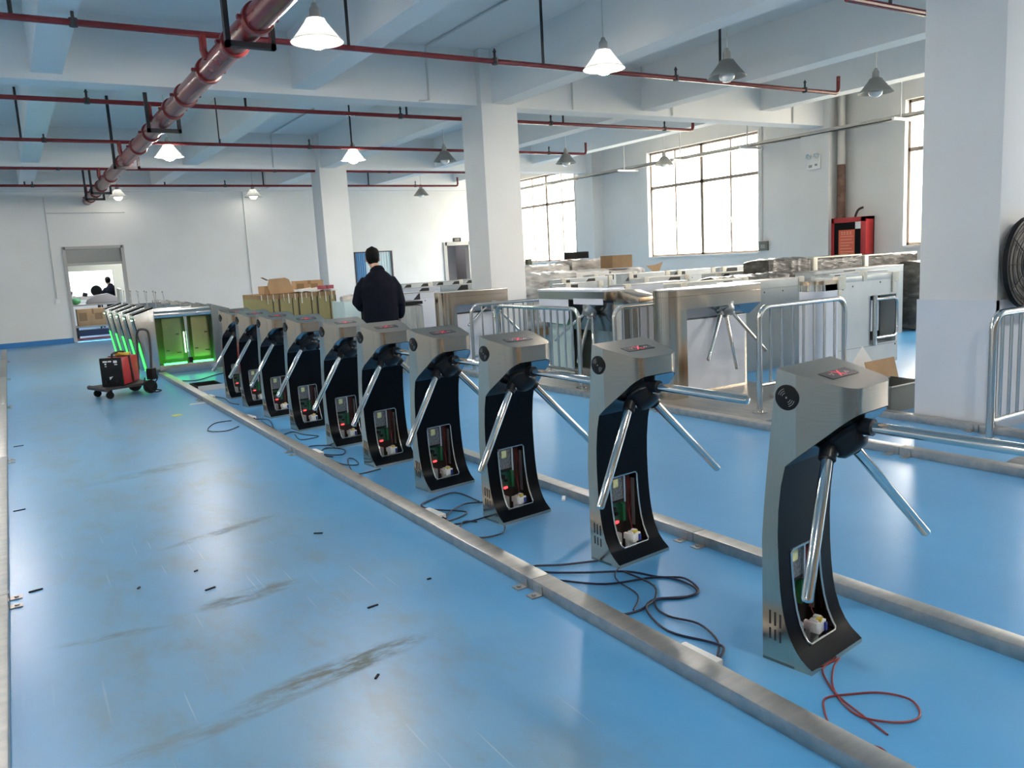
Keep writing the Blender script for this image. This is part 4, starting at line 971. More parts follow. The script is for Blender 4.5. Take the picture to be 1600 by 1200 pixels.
# things on top of the kraft row
def carton(label, loc, rz, sx, sy, sz, flaps=True, material=None, name='cardboard_box', group=None, dark=False):
    t = thing(name, label, 'box', loc, rz, group); material = material or m_card
    q = MB(); th = 0.008
    q.box(-sx/2, sx/2, -sy/2, sy/2, 0, th)
    for (a, b, c, d) in ((-sx/2, sx/2, -sy/2, -sy/2+th), (-sx/2, sx/2, sy/2-th, sy/2), (-sx/2, -sx/2+th, -sy/2+th, sy/2-th), (sx/2-th, sx/2, -sy/2+th, sy/2-th)): q.box(a, b, c, d, th, sz)
    if not flaps: q.box(-sx/2, sx/2, -sy/2, sy/2, sz, sz+th)
    q.build('box_body', material, t)
    if flaps:
        MB().obox((0, -sy/2-0.06, sz+0.055), sx*0.98, 0.006, 0.17, 0, 0.85).build('flap', material, t)
        MB().obox((0, sy/2+0.03, sz+0.08), sx*0.98, 0.006, 0.18, 0, -0.3).build('flap', material, t)
        MB().obox((-sx/2-0.06, 0, sz+0.06), 0.006, sy*0.95, 0.17, 0, 0, -0.8).build('flap', material, t)
    else:
        q = MB(); q.box(-0.025, 0.025, -sy/2-0.001, sy/2+0.001, sz+th, sz+th+0.001); q.box(-0.025, 0.025, -sy/2-0.0015, -sy/2-0.0005, sz*0.7, sz+th); q.build('packing_tape', m_cardd, t)
        MB().box(-sx*0.45, -sx*0.2, -sy/2-0.0015, -sy/2-0.0005, sz*0.3, sz*0.8).build('printed_mark', m_cardd, t); MB().box(sx*0.05, sx*0.3, -sy/2-0.0015, -sy/2-0.0005, sz*0.35, sz*0.75).build('printed_mark', m_cardd, t)
    return t
t = thing('cardboard_box', 'open cardboard box with raised lid, left on the olive cabinets', 'box', (3.68, 13.2, 1.105), 0.05)
q = MB(); q.box(-0.24, 0.14, -0.16, 0.16, 0, 0.008); q.box(-0.24, -0.232, -0.16, 0.16, 0, 0.13); q.box(0.132, 0.14, -0.16, 0.16, 0, 0.13); q.box(-0.24, 0.14, -0.16, -0.152, 0, 0.13); q.box(-0.24, 0.14, 0.152, 0.16, 0, 0.13); q.build('box_body', m_card, t)
MB().prism([(-0.16, 0.0), (0.24, 0.0), (0.16, 0.22), (0.10, 0.25), (-0.16, 0.24), (-0.20, 0.12)], 'y', -0.185, -0.175).build('lid', m_card, t)
MB().obox((-0.21, -0.12, 0.245), 0.10, 0.12, 0.006, 0, 0, 0.5).build('flap', m_cardd, t)
carton('closed cardboard box with dark printed panels on the olive cabinets', (4.28, 13.45, 1.105), -0.1, 0.46, 0.32, 0.17, False)
q = MB(); pv = None
for i in range(15):
    a = i/14; cur = [q.bm.verts.new((3.85+0.78*a+0.05*math.sin(j*2+i), 12.93+0.085*j, 1.112+0.05*math.sin(PI*a)*math.sin(PI*j/8)+0.012*math.sin(i*1.7+j*2.3))) for j in range(9)]
    if pv:
        for j in range(8): q.bm.faces.new((pv[j], cur[j], cur[j+1], pv[j+1]))
    pv = cur
tag(q.build('plastic_sheet', m_wrapw, ang=80), 'crumpled white plastic sheet on the olive kraft cabinets', 'sheet')
for (x, lb) in ((4.36, 'left of two small red packets on the plastic sheet'), (4.50, 'right of two small red packets on the plastic sheet')):
    tag(MB().obox((x, 12.98, 1.165), 0.11, 0.08, 0.06, 0.2).build('small_packet', m_magenta, bevel=0.006), lb, 'packet', 'small red packets')
# pale teal gate cabinet left of the person
t = thing('glass_gate_cabinet', 'pale teal gate cabinet with a dark centre strip, left of the person', 'cabinet', (3.86, 10.6, 0), 0)
MB().box(0, 0.23, 0, 0.5, 0, 1.0).build('left_panel', m_film_t, t, bevel=0.006)
MB().box(0.235, 0.315, 0.02, 0.5, 0, 0.96).build('centre_strip', m_bplastic, t)
MB().box(0.32, 0.62, 0, 0.5, 0, 0.93).build('right_panel', m_film_t, t, bevel=0.006)
MB().box(0.38, 0.62, -0.008, -0.001, 0.2, 0.90).build('film_sheet', m_film, t)
MB().box(0.235, 0.62, 0.1, 0.5, 0.96, 1.0).build('top', m_film_t, t)
q = MB(); q.cyl((0.0, 0.1, 1.03), (0.22, 0.14, 1.05), 0.045, 12, 0.06); q.build('rolled_film', m_wrap, t)

# wrapped crates and boxes toward the windows
def crate(label, loc, rz, L, D, z0, z1, material, edge=True):
    t = thing('wrapped_crate', label, 'crate', loc, rz, 'plastic wrapped crates')
    q = MB(); n = 18; pv = None
    for i in range(n+1):
        x = L*i/n
        ring = []
        for (y, z) in ((0, z0), (-0.01, (z0+z1)/2), (0.0, z1-0.03), (D*0.3, z1), (D*0.7, z1), (D, z1-0.03), (D, z0)):
            ring.append(q.bm.verts.new((x, y+random.uniform(-0.012, 0.012), z + (random.uniform(-0.018, 0.018) if z > z0 else 0))))
        if pv:
            for a in range(len(ring)-1): q.bm.faces.new((pv[a], ring[a], ring[a+1], pv[a+1]))
            q.bm.faces.new((pv[-1], ring[-1], ring[0], pv[0]))
            if i == n: q.bm.faces.new(ring)
        else: q.bm.faces.new(ring[::-1])
        pv = ring
    q.build('wrapping', material, t, ang=70)
    if z0 > 0.06:
        q = MB()
        q.box(0.03, L-0.03, 0.04, D-0.04, 0, z0)
        q.build('pallet', m_cardd, t)
    if edge:
        MB().box(-0.01, L*0.99, -0.012, 0.03, z1-0.012, z1+0.012).build('foam_edge', m_foam, t, bevel=0.008)
        MB().box(-0.03, 0.07, -0.02, D*0.5, z1-0.25, z1).build('foam_corner', m_foam, t, bevel=0.01)
    return t
crate('dark wrapped crate with ragged top, under the grey switch box', (9.70, 8.35, 0), 0, 0.95, 0.5, 0.12, 1.24, m_wrapd, False)
crate('dark wrapped crate with cream edge below the red hose cabinet', (10.72, 8.35, 0), 0, 1.2, 0.5, 0.12, 1.22, m_wrapd)
crate('dark wrapped crate with cream edge below the rightmost window', (12.0, 8.35, 0), 0, 1.45, 0.5, 0.12, 1.2, m_wrapd)
crate('shiny dark wrapped stack squeezed beside the big column', (12.05, 7.35, 0), 0, 0.7, 0.5, 0.02, 1.08, m_wrapd, False)
crate('brown wrapped bundle behind the swing gate cabinet', (8.05, 7.78, 0), 0, 1.45, 0.4, 0.0, 1.06, m_wrapd, False)
crate('clear wrapped pale crate below the left window, behind the column', (8.9, 13.9, 0), 0, 1.15, 0.6, 0.15, 1.30, m_wrap, False)
crate('clear wrapped crate carrying the black box', (10.1, 13.9, 0), 0, 1.1, 0.6, 0.15, 1.36, m_wrap, False)
crate('long clear wrapped crate in front of the left window row', (7.9, 12.6, 0), 0, 1.35, 0.5, 0.15, 1.17, m_wrap, False)
crate('clear wrapped crate with white corner, left of the cardboard box', (9.3, 13.1, 0), 0, 1.15, 0.5, 0.15, 1.15, m_wrapw, False)
t = thing('black_box', 'black display box standing on a wrapped crate beside the left window', 'box', (10.42, 14.15, 1.385), 0.05)
MB().box(-0.29, 0.29, -0.06, 0.06, 0, 0.145).build('case', m_bplastic, t, bevel=0.006)
MB().box(-0.27, 0.27, -0.064, -0.0605, 0.015, 0.13).build('screen', m_black, t)
tag(MB().obox((9.22, 14.2, 1.375), 0.11, 0.09, 0.12, 0.1).build('small_box', mat('dark_green_box', (0.05, 0.06, 0.03), 0.5), bevel=0.005), 'small dark green box on a crate against the left window', 'box')
t = carton('brown cardboard box standing on cabinets below the middle window', (10.85, 13.35, 1.155), 0.0, 0.52, 0.4, 0.25, False, m_cardd)
crate('clear wrapped crate supporting the brown cardboard box', (10.5, 13.1, 0), 0, 0.9, 0.5, 0.15, 1.13, m_wrap, False)
t = thing('torn_cardboard', 'torn piece of cardboard beside the brown box, below the middle window', 'cardboard', (11.65, 13.1, 0), 0)
MB().prism([(-0.2, 1.16), (0.02, 1.0), (0.15, 1.02), (0.26, 1.22), (0.05, 1.17)], 'y', 0, 0.006).build('sheet', m_card, t)
MB().box(-0.05, 0.18, 0.0, 0.3, 0, 1.02).build('folded_stack', m_cardd, t)

# crate, box and paper beside the big column
t = thing('metal_bin', 'low grey metal bin on the floor beside the big column', 'bin', (6.42, 4.2, 0), 0)
q = MB(); q.box(-0.24, 0.24, -0.16, 0.16, 0.0, 0.012); q.box(-0.24, 0.24, -0.16, -0.148, 0.012, 0.22); q.box(-0.24, 0.24, 0.148, 0.16, 0.012, 0.22); q.box(-0.24, -0.228, -0.148, 0.148, 0.012, 0.22); q.box(0.228, 0.24, -0.148, 0.148, 0.012, 0.22)
q.build('bin_body', mat('grey_green_bin', (0.16, 0.17, 0.155), 0.5), t)
q = MB(); q.tube([(-0.245, -0.165, 0.222), (0.245, -0.165, 0.222), (0.245, 0.165, 0.222), (-0.245, 0.165, 0.222), (-0.245, -0.165, 0.222)], 0.009, 6); q.build('rim', m_grey, t)
t = thing('cardboard_box', 'tilted open cardboard box behind the grey metal bin', 'box', (6.58, 4.42, 0), 0.05)
q = MB(); q.box(-0.26, 0.26, 0, 0.25, 0, 0.2); q.build('box_body', m_cardd, t)
MB().obox((0.0, -0.03, 0.27), 0.46, 0.008, 0.24, 0, -0.25).build('flap', m_card, t)
MB().obox((0.02, 0.18, 0.34), 0.22, 0.006, 0.22, 0, 0, 0.78).build('paper', m_white, t)
t = thing('cardboard_box', 'olive brown box on the floor left of the grey metal bin', 'box', (6.10, 4.36, 0), 0.1)
MB().box(-0.14, 0.05, -0.1, 0.22, 0, 0.27).build('box_body', m_kraft, t); MB().box(-0.15, 0.06, -0.11, 0.23, 0.27, 0.28).build('lid', m_card, t)

# cladding boards on the big column and the large fan beside it
k += 1
q = MB(); q.box(6.100, 6.109, 3.150, 3.78, 0.0, 0.97); q.box(6.100, 6.76, 3.150, 3.169, 0.0, 0.97)
bd = struct(q.build('trim_%d' % k, m_colwrap))
for zz in (0.34, 0.80): MB().cyl((6.101, 3.185, zz), (6.082, 3.185, zz), 0.016, 14).build('board_knob', m_bplastic, bd)
t = thing('industrial_fan', 'large round black fan hung on the big column at the right edge', 'fan', (6.34, 3.10, 0), 0.0)
MB().lathe((0, 0.0, 1.23), (0, -1, 0), [(-0.03, 0.0), (-0.03, 0.24), (-0.02, 0.31), (0.01, 0.335), (0.04, 0.325), (0.04, 0.31), (-0.005, 0.3), (-0.015, 0.2), (-0.015, 0.0)], 40).build('drum', m_bplastic, t)
q = MB()
for r in (0.08, 0.14, 0.20, 0.26, 0.305): q.tube([(r*math.cos(a), -0.043, 1.23+r*math.sin(a)) for a in [2*PI*i/36 for i in range(37)]], 0.003, 5)
for i in range(10):
    a = 2*PI*i/10; q.cyl((0.04*math.cos(a), -0.045, 1.23+0.04*math.sin(a)), (0.32*math.cos(a), -0.042, 1.23+0.32*math.sin(a)), 0.003, 5)
q.build('guard_grille', m_bplastic, t)
MB().cyl((0, -0.028, 1.23), (0, -0.034, 1.23), 0.312, 36).build('dust_cover', m_bplastic, t)
for i in range(3):
    a = 2*PI*i/3+0.3; q = MB(); q.obox((0.15*math.cos(a), -0.015, 1.23+0.15*math.sin(a)), 0.22, 0.006, 0.12, 0, 0.25, -a); q.build('blade', m_hang, t)
MB().cyl((0, -0.055, 1.23), (0, 0.03, 1.23), 0.05, 16).build('hub', m_bplastic, t)

# ------------------------------------------------------------------ wall fixtures
t = thing('fire_hose_cabinet', 'red fire hose cabinet on the right wall with a red notice on its glass', 'cabinet', (14.0, 9.95, 0), 0)
za, zb, ya, yb_, xf = 1.02, 1.89, -0.40, 0.40, -0.24
q = MB(); q.box(xf, -0.002, ya, yb_, za, za+0.05); q.box(xf, -0.002, ya, yb_, zb-0.05, zb); q.box(xf, -0.002, ya, ya+0.05, za, zb); q.box(xf, -0.002, yb_-0.05, yb_, za, zb); q.box(-0.03, -0.002, ya, yb_, za, zb)
q.build('case', m_red, t)
q = MB(); q.box(xf-0.02, xf, ya, ya+0.11, za, zb); q.box(xf-0.02, xf, yb_-0.11, yb_, za, zb); q.box(xf-0.02, xf, ya, yb_, zb-0.09, zb); q.box(xf-0.02, xf, ya, yb_, za, za+0.09)
dr = q.build('door_frame', m_red, t, bevel=0.004)
MB().box(xf-0.008, xf-0.003, ya+0.1, yb_-0.1, za+0.08, zb-0.08).build('glass', m_black, dr)
nt_ = MB().box(xf-0.014, xf-0.0085, -0.16, 0.19, 1.17, 1.66).build('notice', m_notice, t)
q = MB()
for (y0, y1, z) in ((-0.10, -0.04, 1.60), (-0.03, 0.02, 1.60), (0.035, 0.085, 1.60), (0.095, 0.14, 1.60)):
    q.box(xf-0.0155, xf-0.0145, y0, y1, z-0.025, z-0.015); q.box(xf-0.0155, xf-0.0145, y0, y1, z+0.012, z+0.022); q.box(xf-0.0155, xf-0.0145, (y0+y1)/2-0.006, (y0+y1)/2+0.006, z-0.03, z+0.03)
for z, y0 in ((1.53, -0.13), (1.47, -0.10), (1.41, -0.12), (1.36, -0.05), (1.30, -0.10), (1.24, -0.14), (1.20, -0.02)): q.box(xf-0.0155, xf-0.0145, y0, 0.15, z, z+0.012)
q.build('notice_lettering', mat('pale_orange_print', (0.85, 0.42, 0.3), 0.6), nt_)
MB().box(xf-0.014, xf-0.0085, -0.285, -0.17, 1.67, 1.82).build('white_sticker', m_white, t)
t = thing('emergency_light', 'white twin head emergency light on the right wall above the hose cabinet', 'light', (13.65, 10.62, 0), 0)
MB().box(-0.05, -0.001, -0.15, 0.15, 2.86, 3.12).build('housing', m_white, t, bevel=0.008)
for yy in (-0.09, 0.09): MB().lathe((-0.05, yy, 3.12), (-1, 0, -0.3), [(-0.03, 0.0), (-0.03, 0.03), (0.03, 0.055), (0.035, 0.05), (0.02, 0.0)], 16).build('lamp_head', m_chrome, t)
q = MB(); q.box(-0.052, -0.0505, -0.1, -0.04, 2.92, 2.96); q.box(-0.052, -0.0505, 0.02, 0.1, 2.90, 2.95); q.build('indicator_window', m_grey, t)
t = thing('switch_box', 'small grey switch box on the wall right of the middle window', 'switch box', (14.0, 12.17, 1.44), 0)
MB().box(-0.06, -0.001, -0.12, 0.12, -0.1, 0.1).build('case', mat('olive_grey_box', (0.17, 0.17, 0.14), 0.5), t, bevel=0.006)
MB().box(-0.064, -0.0605, -0.06, 0.06, -0.05, 0.03).build('cover', m_grey, t)
t = thing('exit_sign', 'small dark sign on the back wall above the right door', 'sign', (12.0, YB, 2.13), 0)
MB().box(-0.13, 0.13, -0.025, -0.001, -0.06, 0.06).build('plate', m_bplastic, t)
q = MB()
for x in (-0.09, -0.045, 0.0, 0.045): q.box(x, x+0.03, -0.0265, -0.0255, -0.03, -0.02); q.box(x, x+0.03, -0.0265, -0.0255, 0.02, 0.03); q.box(x+0.011, x+0.018, -0.0265, -0.0255, -0.03, 0.03)
q.build('sign_marks', m_foam, t)
t = thing('wall_socket', 'small white socket at the foot of the conduit left of the left doorway', 'socket', (0.98, YB-0.001, 1.02), 0)
MB().box(-0.05, 0.05, -0.035, 0, -0.05, 0.06).build('plate', m_white, t, bevel=0.004)

# ------------------------------------------------------------------ green lit swing gates at the far left
def green_gate(label):
    t = thing('lit_swing_gate', label, 'gate', (0, 0, 0), 0, 'green lit gates in a line')
    Lg, D = 1.40, 0.30
    q = MB(); q.prism([(0.13, 0), (0.29, 0), (0.29, 1.01), (0.0, 0.92)], 'y', 0, D); q.build('left_pillar', m_tube, t, bevel=0.006)
    q = MB(); q.prism([(-0.006, 0.922), (0.29, 1.013), (0.29, 1.03), (-0.006, 0.94)], 'y', -0.005, D+0.005); q.build('black_cap', m_black, t)
    q = MB(); q.prism([(0.122, 0.02), (-0.008, 0.88), (-0.004, 0.88), (0.128, 0.02)], 'y', 0.02, D-0.02); q.build('side_panel', m_dgreen, t)
    q = MB(); q.prism([(0.112, 0.06), (0.046, 0.50), (0.042, 0.50), (0.108, 0.06)], 'y', 0.03, 0.27); q.build('side_led_panel', m_led_g2, t)
    q = MB(); q.cyl((-0.02, 0.15, 0.84), (-0.01, 0.15, 0.85), 0.012, 10); q.build('side_light', m_led_w, t)
    q = MB(); q.prism([(1.10, 0), (1.26, 0), (1.40, 0.93), (1.12, 1.02)], 'y', 0, D); q.build('right_pillar', mat('grey_green_metal', (0.17, 0.19, 0.185), 0.35, 0.5), t, bevel=0.006)
    b_ = MB(); b_.prism([(0, 0.86), (-0.02, 0.90), (0.0, 0.95), (0.06, 0.985), (D, 0.985), (D, 0.86)], 'x', 0.29, 1.11); b_.build('top_beam', m_tube, t, ang=50)
    MB().box(0.29, 1.11, 0, D, 0, 0.14).build('base_beam', m_tube, t, bevel=0.006)
    MB().box(0.29, 1.11, D-0.02, D, 0.14, 0.86).build('back_panel', m_kraft, t)
    for x0, x1 in ((0.40, 0.66), (0.82, 1.05)):
        w_ = MB().box(x0, x1, 0.10, 0.125, 0.22, 0.84).build('wrapped_wing', m_kraft, t)
        q = MB(); q.box(x0+0.18, x0+0.23, 0.0985, 0.0995, 0.58, 0.60); q.box(x0+0.17, x0+0.24, 0.0985, 0.0995, 0.3, 0.315); q.box(x0+0.02, x0+0.07, 0.0985, 0.0995, 0.34, 0.355); q.build('printed_mark', m_print, w_)
        MB().box(x0-0.04, x1+0.03, 0.03, 0.055, 0.145, 0.158).build('floor_led_strip', m_led_g, t)
    MB().box(0.685, 0.70, 0.05, 0.065, 0.30, 0.62).build('led_tube', m_led_w, t)
    q = MB(); q.cyl((0.745, 0.12, 0.14), (0.745, 0.12, 0.86), 0.028, 14); q.build('pivot_post', m_tube, t)
    MB().box(0.72, 0.78, 0.02, 0.09, 0.14, 0.22).build('motor_box', m_bplastic, t)
    q = MB(); q.face([(0.30, 0.012, 0.145), (0.68, 0.012, 0.145), (0.68, 0.012, 0.858), (0.30, 0.012, 0.858)]); q.build('acrylic_sheet', m_acryl, t)
    for x in (0.36, 0.50): q = MB(); q.cyl((x, 0.2, 0.985), (x+0.02 if x < 0.4 else x-0.02, 0.22, 1.24), 0.0045, 8); q.sphere((x+0.02 if x < 0.4 else x-0.02, 0.22, 1.245), 0.013, 8); q.build('rod', m_grey, t)
    q = MB(); q.box(0.86, 0.98, 0.1, 0.16, 0.985, 1.03); q.obox((1.0, 0.13, 1.02), 0.12, 0.02, 0.012, 0, 0, 0.2); q.build('top_latch', m_grey, t)
    return t
g0 = green_gate('green lit swing gate nearest in the line, its kraft wrapped wings facing the viewer')
g0.location = (1.52, 13.2, 0)
for (y, lb) in ((14.15, 'green lit swing gate second in the line behind the welder'), (15.15, 'green lit swing gate third in the line behind the welder'), (16.15, 'green lit swing gate fourth in the line behind the welder'), (17.2, 'green lit swing gate last in the line, nearest the left doorway')):
    dup(g0, (1.52, y, 0), 0, lb)

# ------------------------------------------------------------------ welder on its trolley
t = thing('welding_machine', 'red and black welding machine standing on a low trolley', 'welder', (1.08, 11.37, 0.1365), math.radians(-30))
MB().box(-0.13, 0.13, -0.21, 0.25, 0.02, 0.36).build('case', m_red, t, bevel=0.012)
fp = MB().box(-0.135, 0.135, -0.235, -0.205, 0.01, 0.37).build('front_panel', m_bplastic, t, bevel=0.012)
q = MB()
for (x0, x1, z0, z1) in ((-0.09, -0.035, 0.315, 0.335), (-0.025, 0.015, 0.318, 0.335), (0.04, 0.085, 0.305, 0.335), (-0.07, -0.05, 0.285, 0.305), (-0.07, -0.05, 0.26, 0.27), (0.05, 0.085, 0.28, 0.292)): q.box(x0, x1, -0.2365, -0.2355, z0, z1)
q.prism([(-0.03, 0.13), (0.02, 0.14), (-0.025, 0.095)], 'y', -0.2365, -0.2355); q.build('panel_marks', m_white, fp)
for x in (-0.07, 0.07): MB().cyl((x, -0.235, 0.07), (x, -0.26, 0.07), 0.022, 14).build('output_socket', m_bplastic, fp)
MB().tube([(0, -0.17, 0.36), (0, -0.16, 0.405), (0, -0.1, 0.42), (0, 0.1, 0.42), (0, 0.17, 0.405), (0, 0.19, 0.36)], 0.014, 8).build('carry_handle', m_bplastic, t)
q = MB(); q.obox((0.135, 0.03, 0.2), 0.008, 0.04, 0.34, 0, 0.15); q.obox((0.0, 0.03, 0.365), 0.27, 0.04, 0.008); q.build('strap', m_bplastic, t)
q = MB(); q.tube(smooth_path([(-0.06, 0.05, 0.375), (0.04, 0.12, 0.385), (0.1, 0.05, 0.38), (0.05, -0.02, 0.40), (-0.05, 0.02, 0.41), (-0.02, 0.14, 0.39), (0.09, 0.16, 0.385)], 5), 0.016, 7); q.build('yellow_cable_coil', m_yel, t)
t = thing('hand_trolley', 'low dark trolley with tall bent handle under the welding machine', 'trolley', (1.00, 11.36, 0), math.radians(-72))
q = MB(); q.box(-0.22, 0.24, -0.20, 0.40, 0.112, 0.145); q.cyl((-0.26, -0.21, 0.125), (0.26, -0.21, 0.125), 0.028, 12); q.build('platform', m_hang, t)
for (x, y, r) in ((-0.18, -0.15, 0.045), (0.18, -0.15, 0.045)):
    q = MB(); q.cyl((x-0.015, y, r), (x+0.015, y, r), r, 16); q.obox((x, y+0.01, 0.09), 0.05, 0.03, 0.06); q.build('caster', m_bplastic, t)
for x in (-0.19, 0.24):
    q = MB(); q.cyl((x-0.018, 0.34, 0.085), (x+0.018, 0.34, 0.085), 0.085, 20); q.build('wheel', m_bplastic, t)
MB().tube(smooth_path([(-0.16, 0.38, 0.14), (-0.17, 0.42, 0.5), (-0.16, 0.43, 0.72), (-0.1, 0.44, 0.8), (0.1, 0.44, 0.8), (0.18, 0.43, 0.72), (0.19, 0.42, 0.5), (0.2, 0.38, 0.14)], 4), 0.016, 8).build('handle', m_hang, t)
q = MB(); q.obox((0.27, 0.36, 0.25), 0.10, 0.07, 0.14, 0.3); q.tube(smooth_path([(0.2, 0.3, 0.2), (0.3, 0.25, 0.12), (0.38, 0.32, 0.03), (0.3, 0.45, 0.02), (0.2, 0.42, 0.03), (0.24, 0.3, 0.03), (0.36, 0.26, 0.05), (0.34, 0.4, 0.2), (0.27, 0.36, 0.3)], 5), 0.008, 6); q.build('torch_lead', m_bplastic, t)
tag(MB().tube(smooth_path([(1.9, 12.1, 0.008), (2.1, 11.95, 0.008), (2.4, 12.3, 0.008), (2.75, 12.6, 0.008)], 5), 0.007, 6).build('cable', m_wire_b), 'black cable on the floor right before the green lit gate', 'cable')

# ------------------------------------------------------------------ people
def skin_mesh(chains, sub=2, vox=0.012, smooth_it=6, extra=None):
    """chains: lists of (x,y,z,r); each becomes a tapering rounded limb; all merged into one continuous surface"""
    bm = bmesh.new()
    for ch in chains:
        prev = None
        for i, (x, y, z, *r) in enumerate(ch):
            pass
        P = [Vector(c[:3]) for c in ch]; R = [c[3] for c in ch]; Rb = [c[4] if len(c) > 4 else c[3] for c in ch]
        d0 = (P[1]-P[0]).normalized()
        side = Vector((1, 0, 0)) if abs(d0.x) < 0.8 else Vector((0, 0, 1))
        rings = []
        for i, p in enumerate(P):
            d = (P[min(i+1, len(P)-1)]-P[max(i-1, 0)]).normalized()
            x = (side - d*side.dot(d)).normalized(); y = d.cross(x)
            rings.append([bm.verts.new(p + x*(math.cos(2*PI*k/16)*R[i]) + y*(math.sin(2*PI*k/16)*Rb[i])) for k in range(16)])
        for a, b in zip(rings, rings[1:]):
            for k in range(16): bm.faces.new((a[k], a[(k+1) % 16], b[(k+1) % 16], b[k]))
        c0 = bm.verts.new(P[0]-d0*R[0]*0.55); c1 = bm.verts.new(P[-1]+(P[-1]-P[-2]).normalized()*R[-1]*0.55)
        for k in range(16): bm.faces.new((c0, rings[0][(k+1) % 16], rings[0][k])); bm.faces.new((c1, rings[-1][k], rings[-1][(k+1) % 16]))
    if extra: extra(bm)
    bmesh.ops.recalc_face_normals(bm, faces=bm.faces)
    me = bpy.data.meshes.new('tmp'); bm.to_mesh(me); bm.free()
    o = bpy.data.objects.new('tmp', me); COL.objects.link(o)
    rm = o.modifiers.new('r', 'REMESH'); rm.mode = 'VOXEL'; rm.voxel_size = vox
    sm = o.modifiers.new('s', 'SMOOTH'); sm.iterations = smooth_it; sm.factor = 0.5
    dg = bpy.context.evaluated_depsgraph_get(); dg.update()
    res = bpy.data.meshes.new_from_object(o.evaluated_get(dg)); bpy.data.objects.remove(o)
    for p in res.polygons: p.use_smooth = True
    return res
def mesh_obj(name, me, m_, parent):
    me.name = name; me.materials.clear(); me.materials.append(m_)
    o = bpy.data.objects.new(name, me); COL.objects.link(o); o.parent = parent; return o
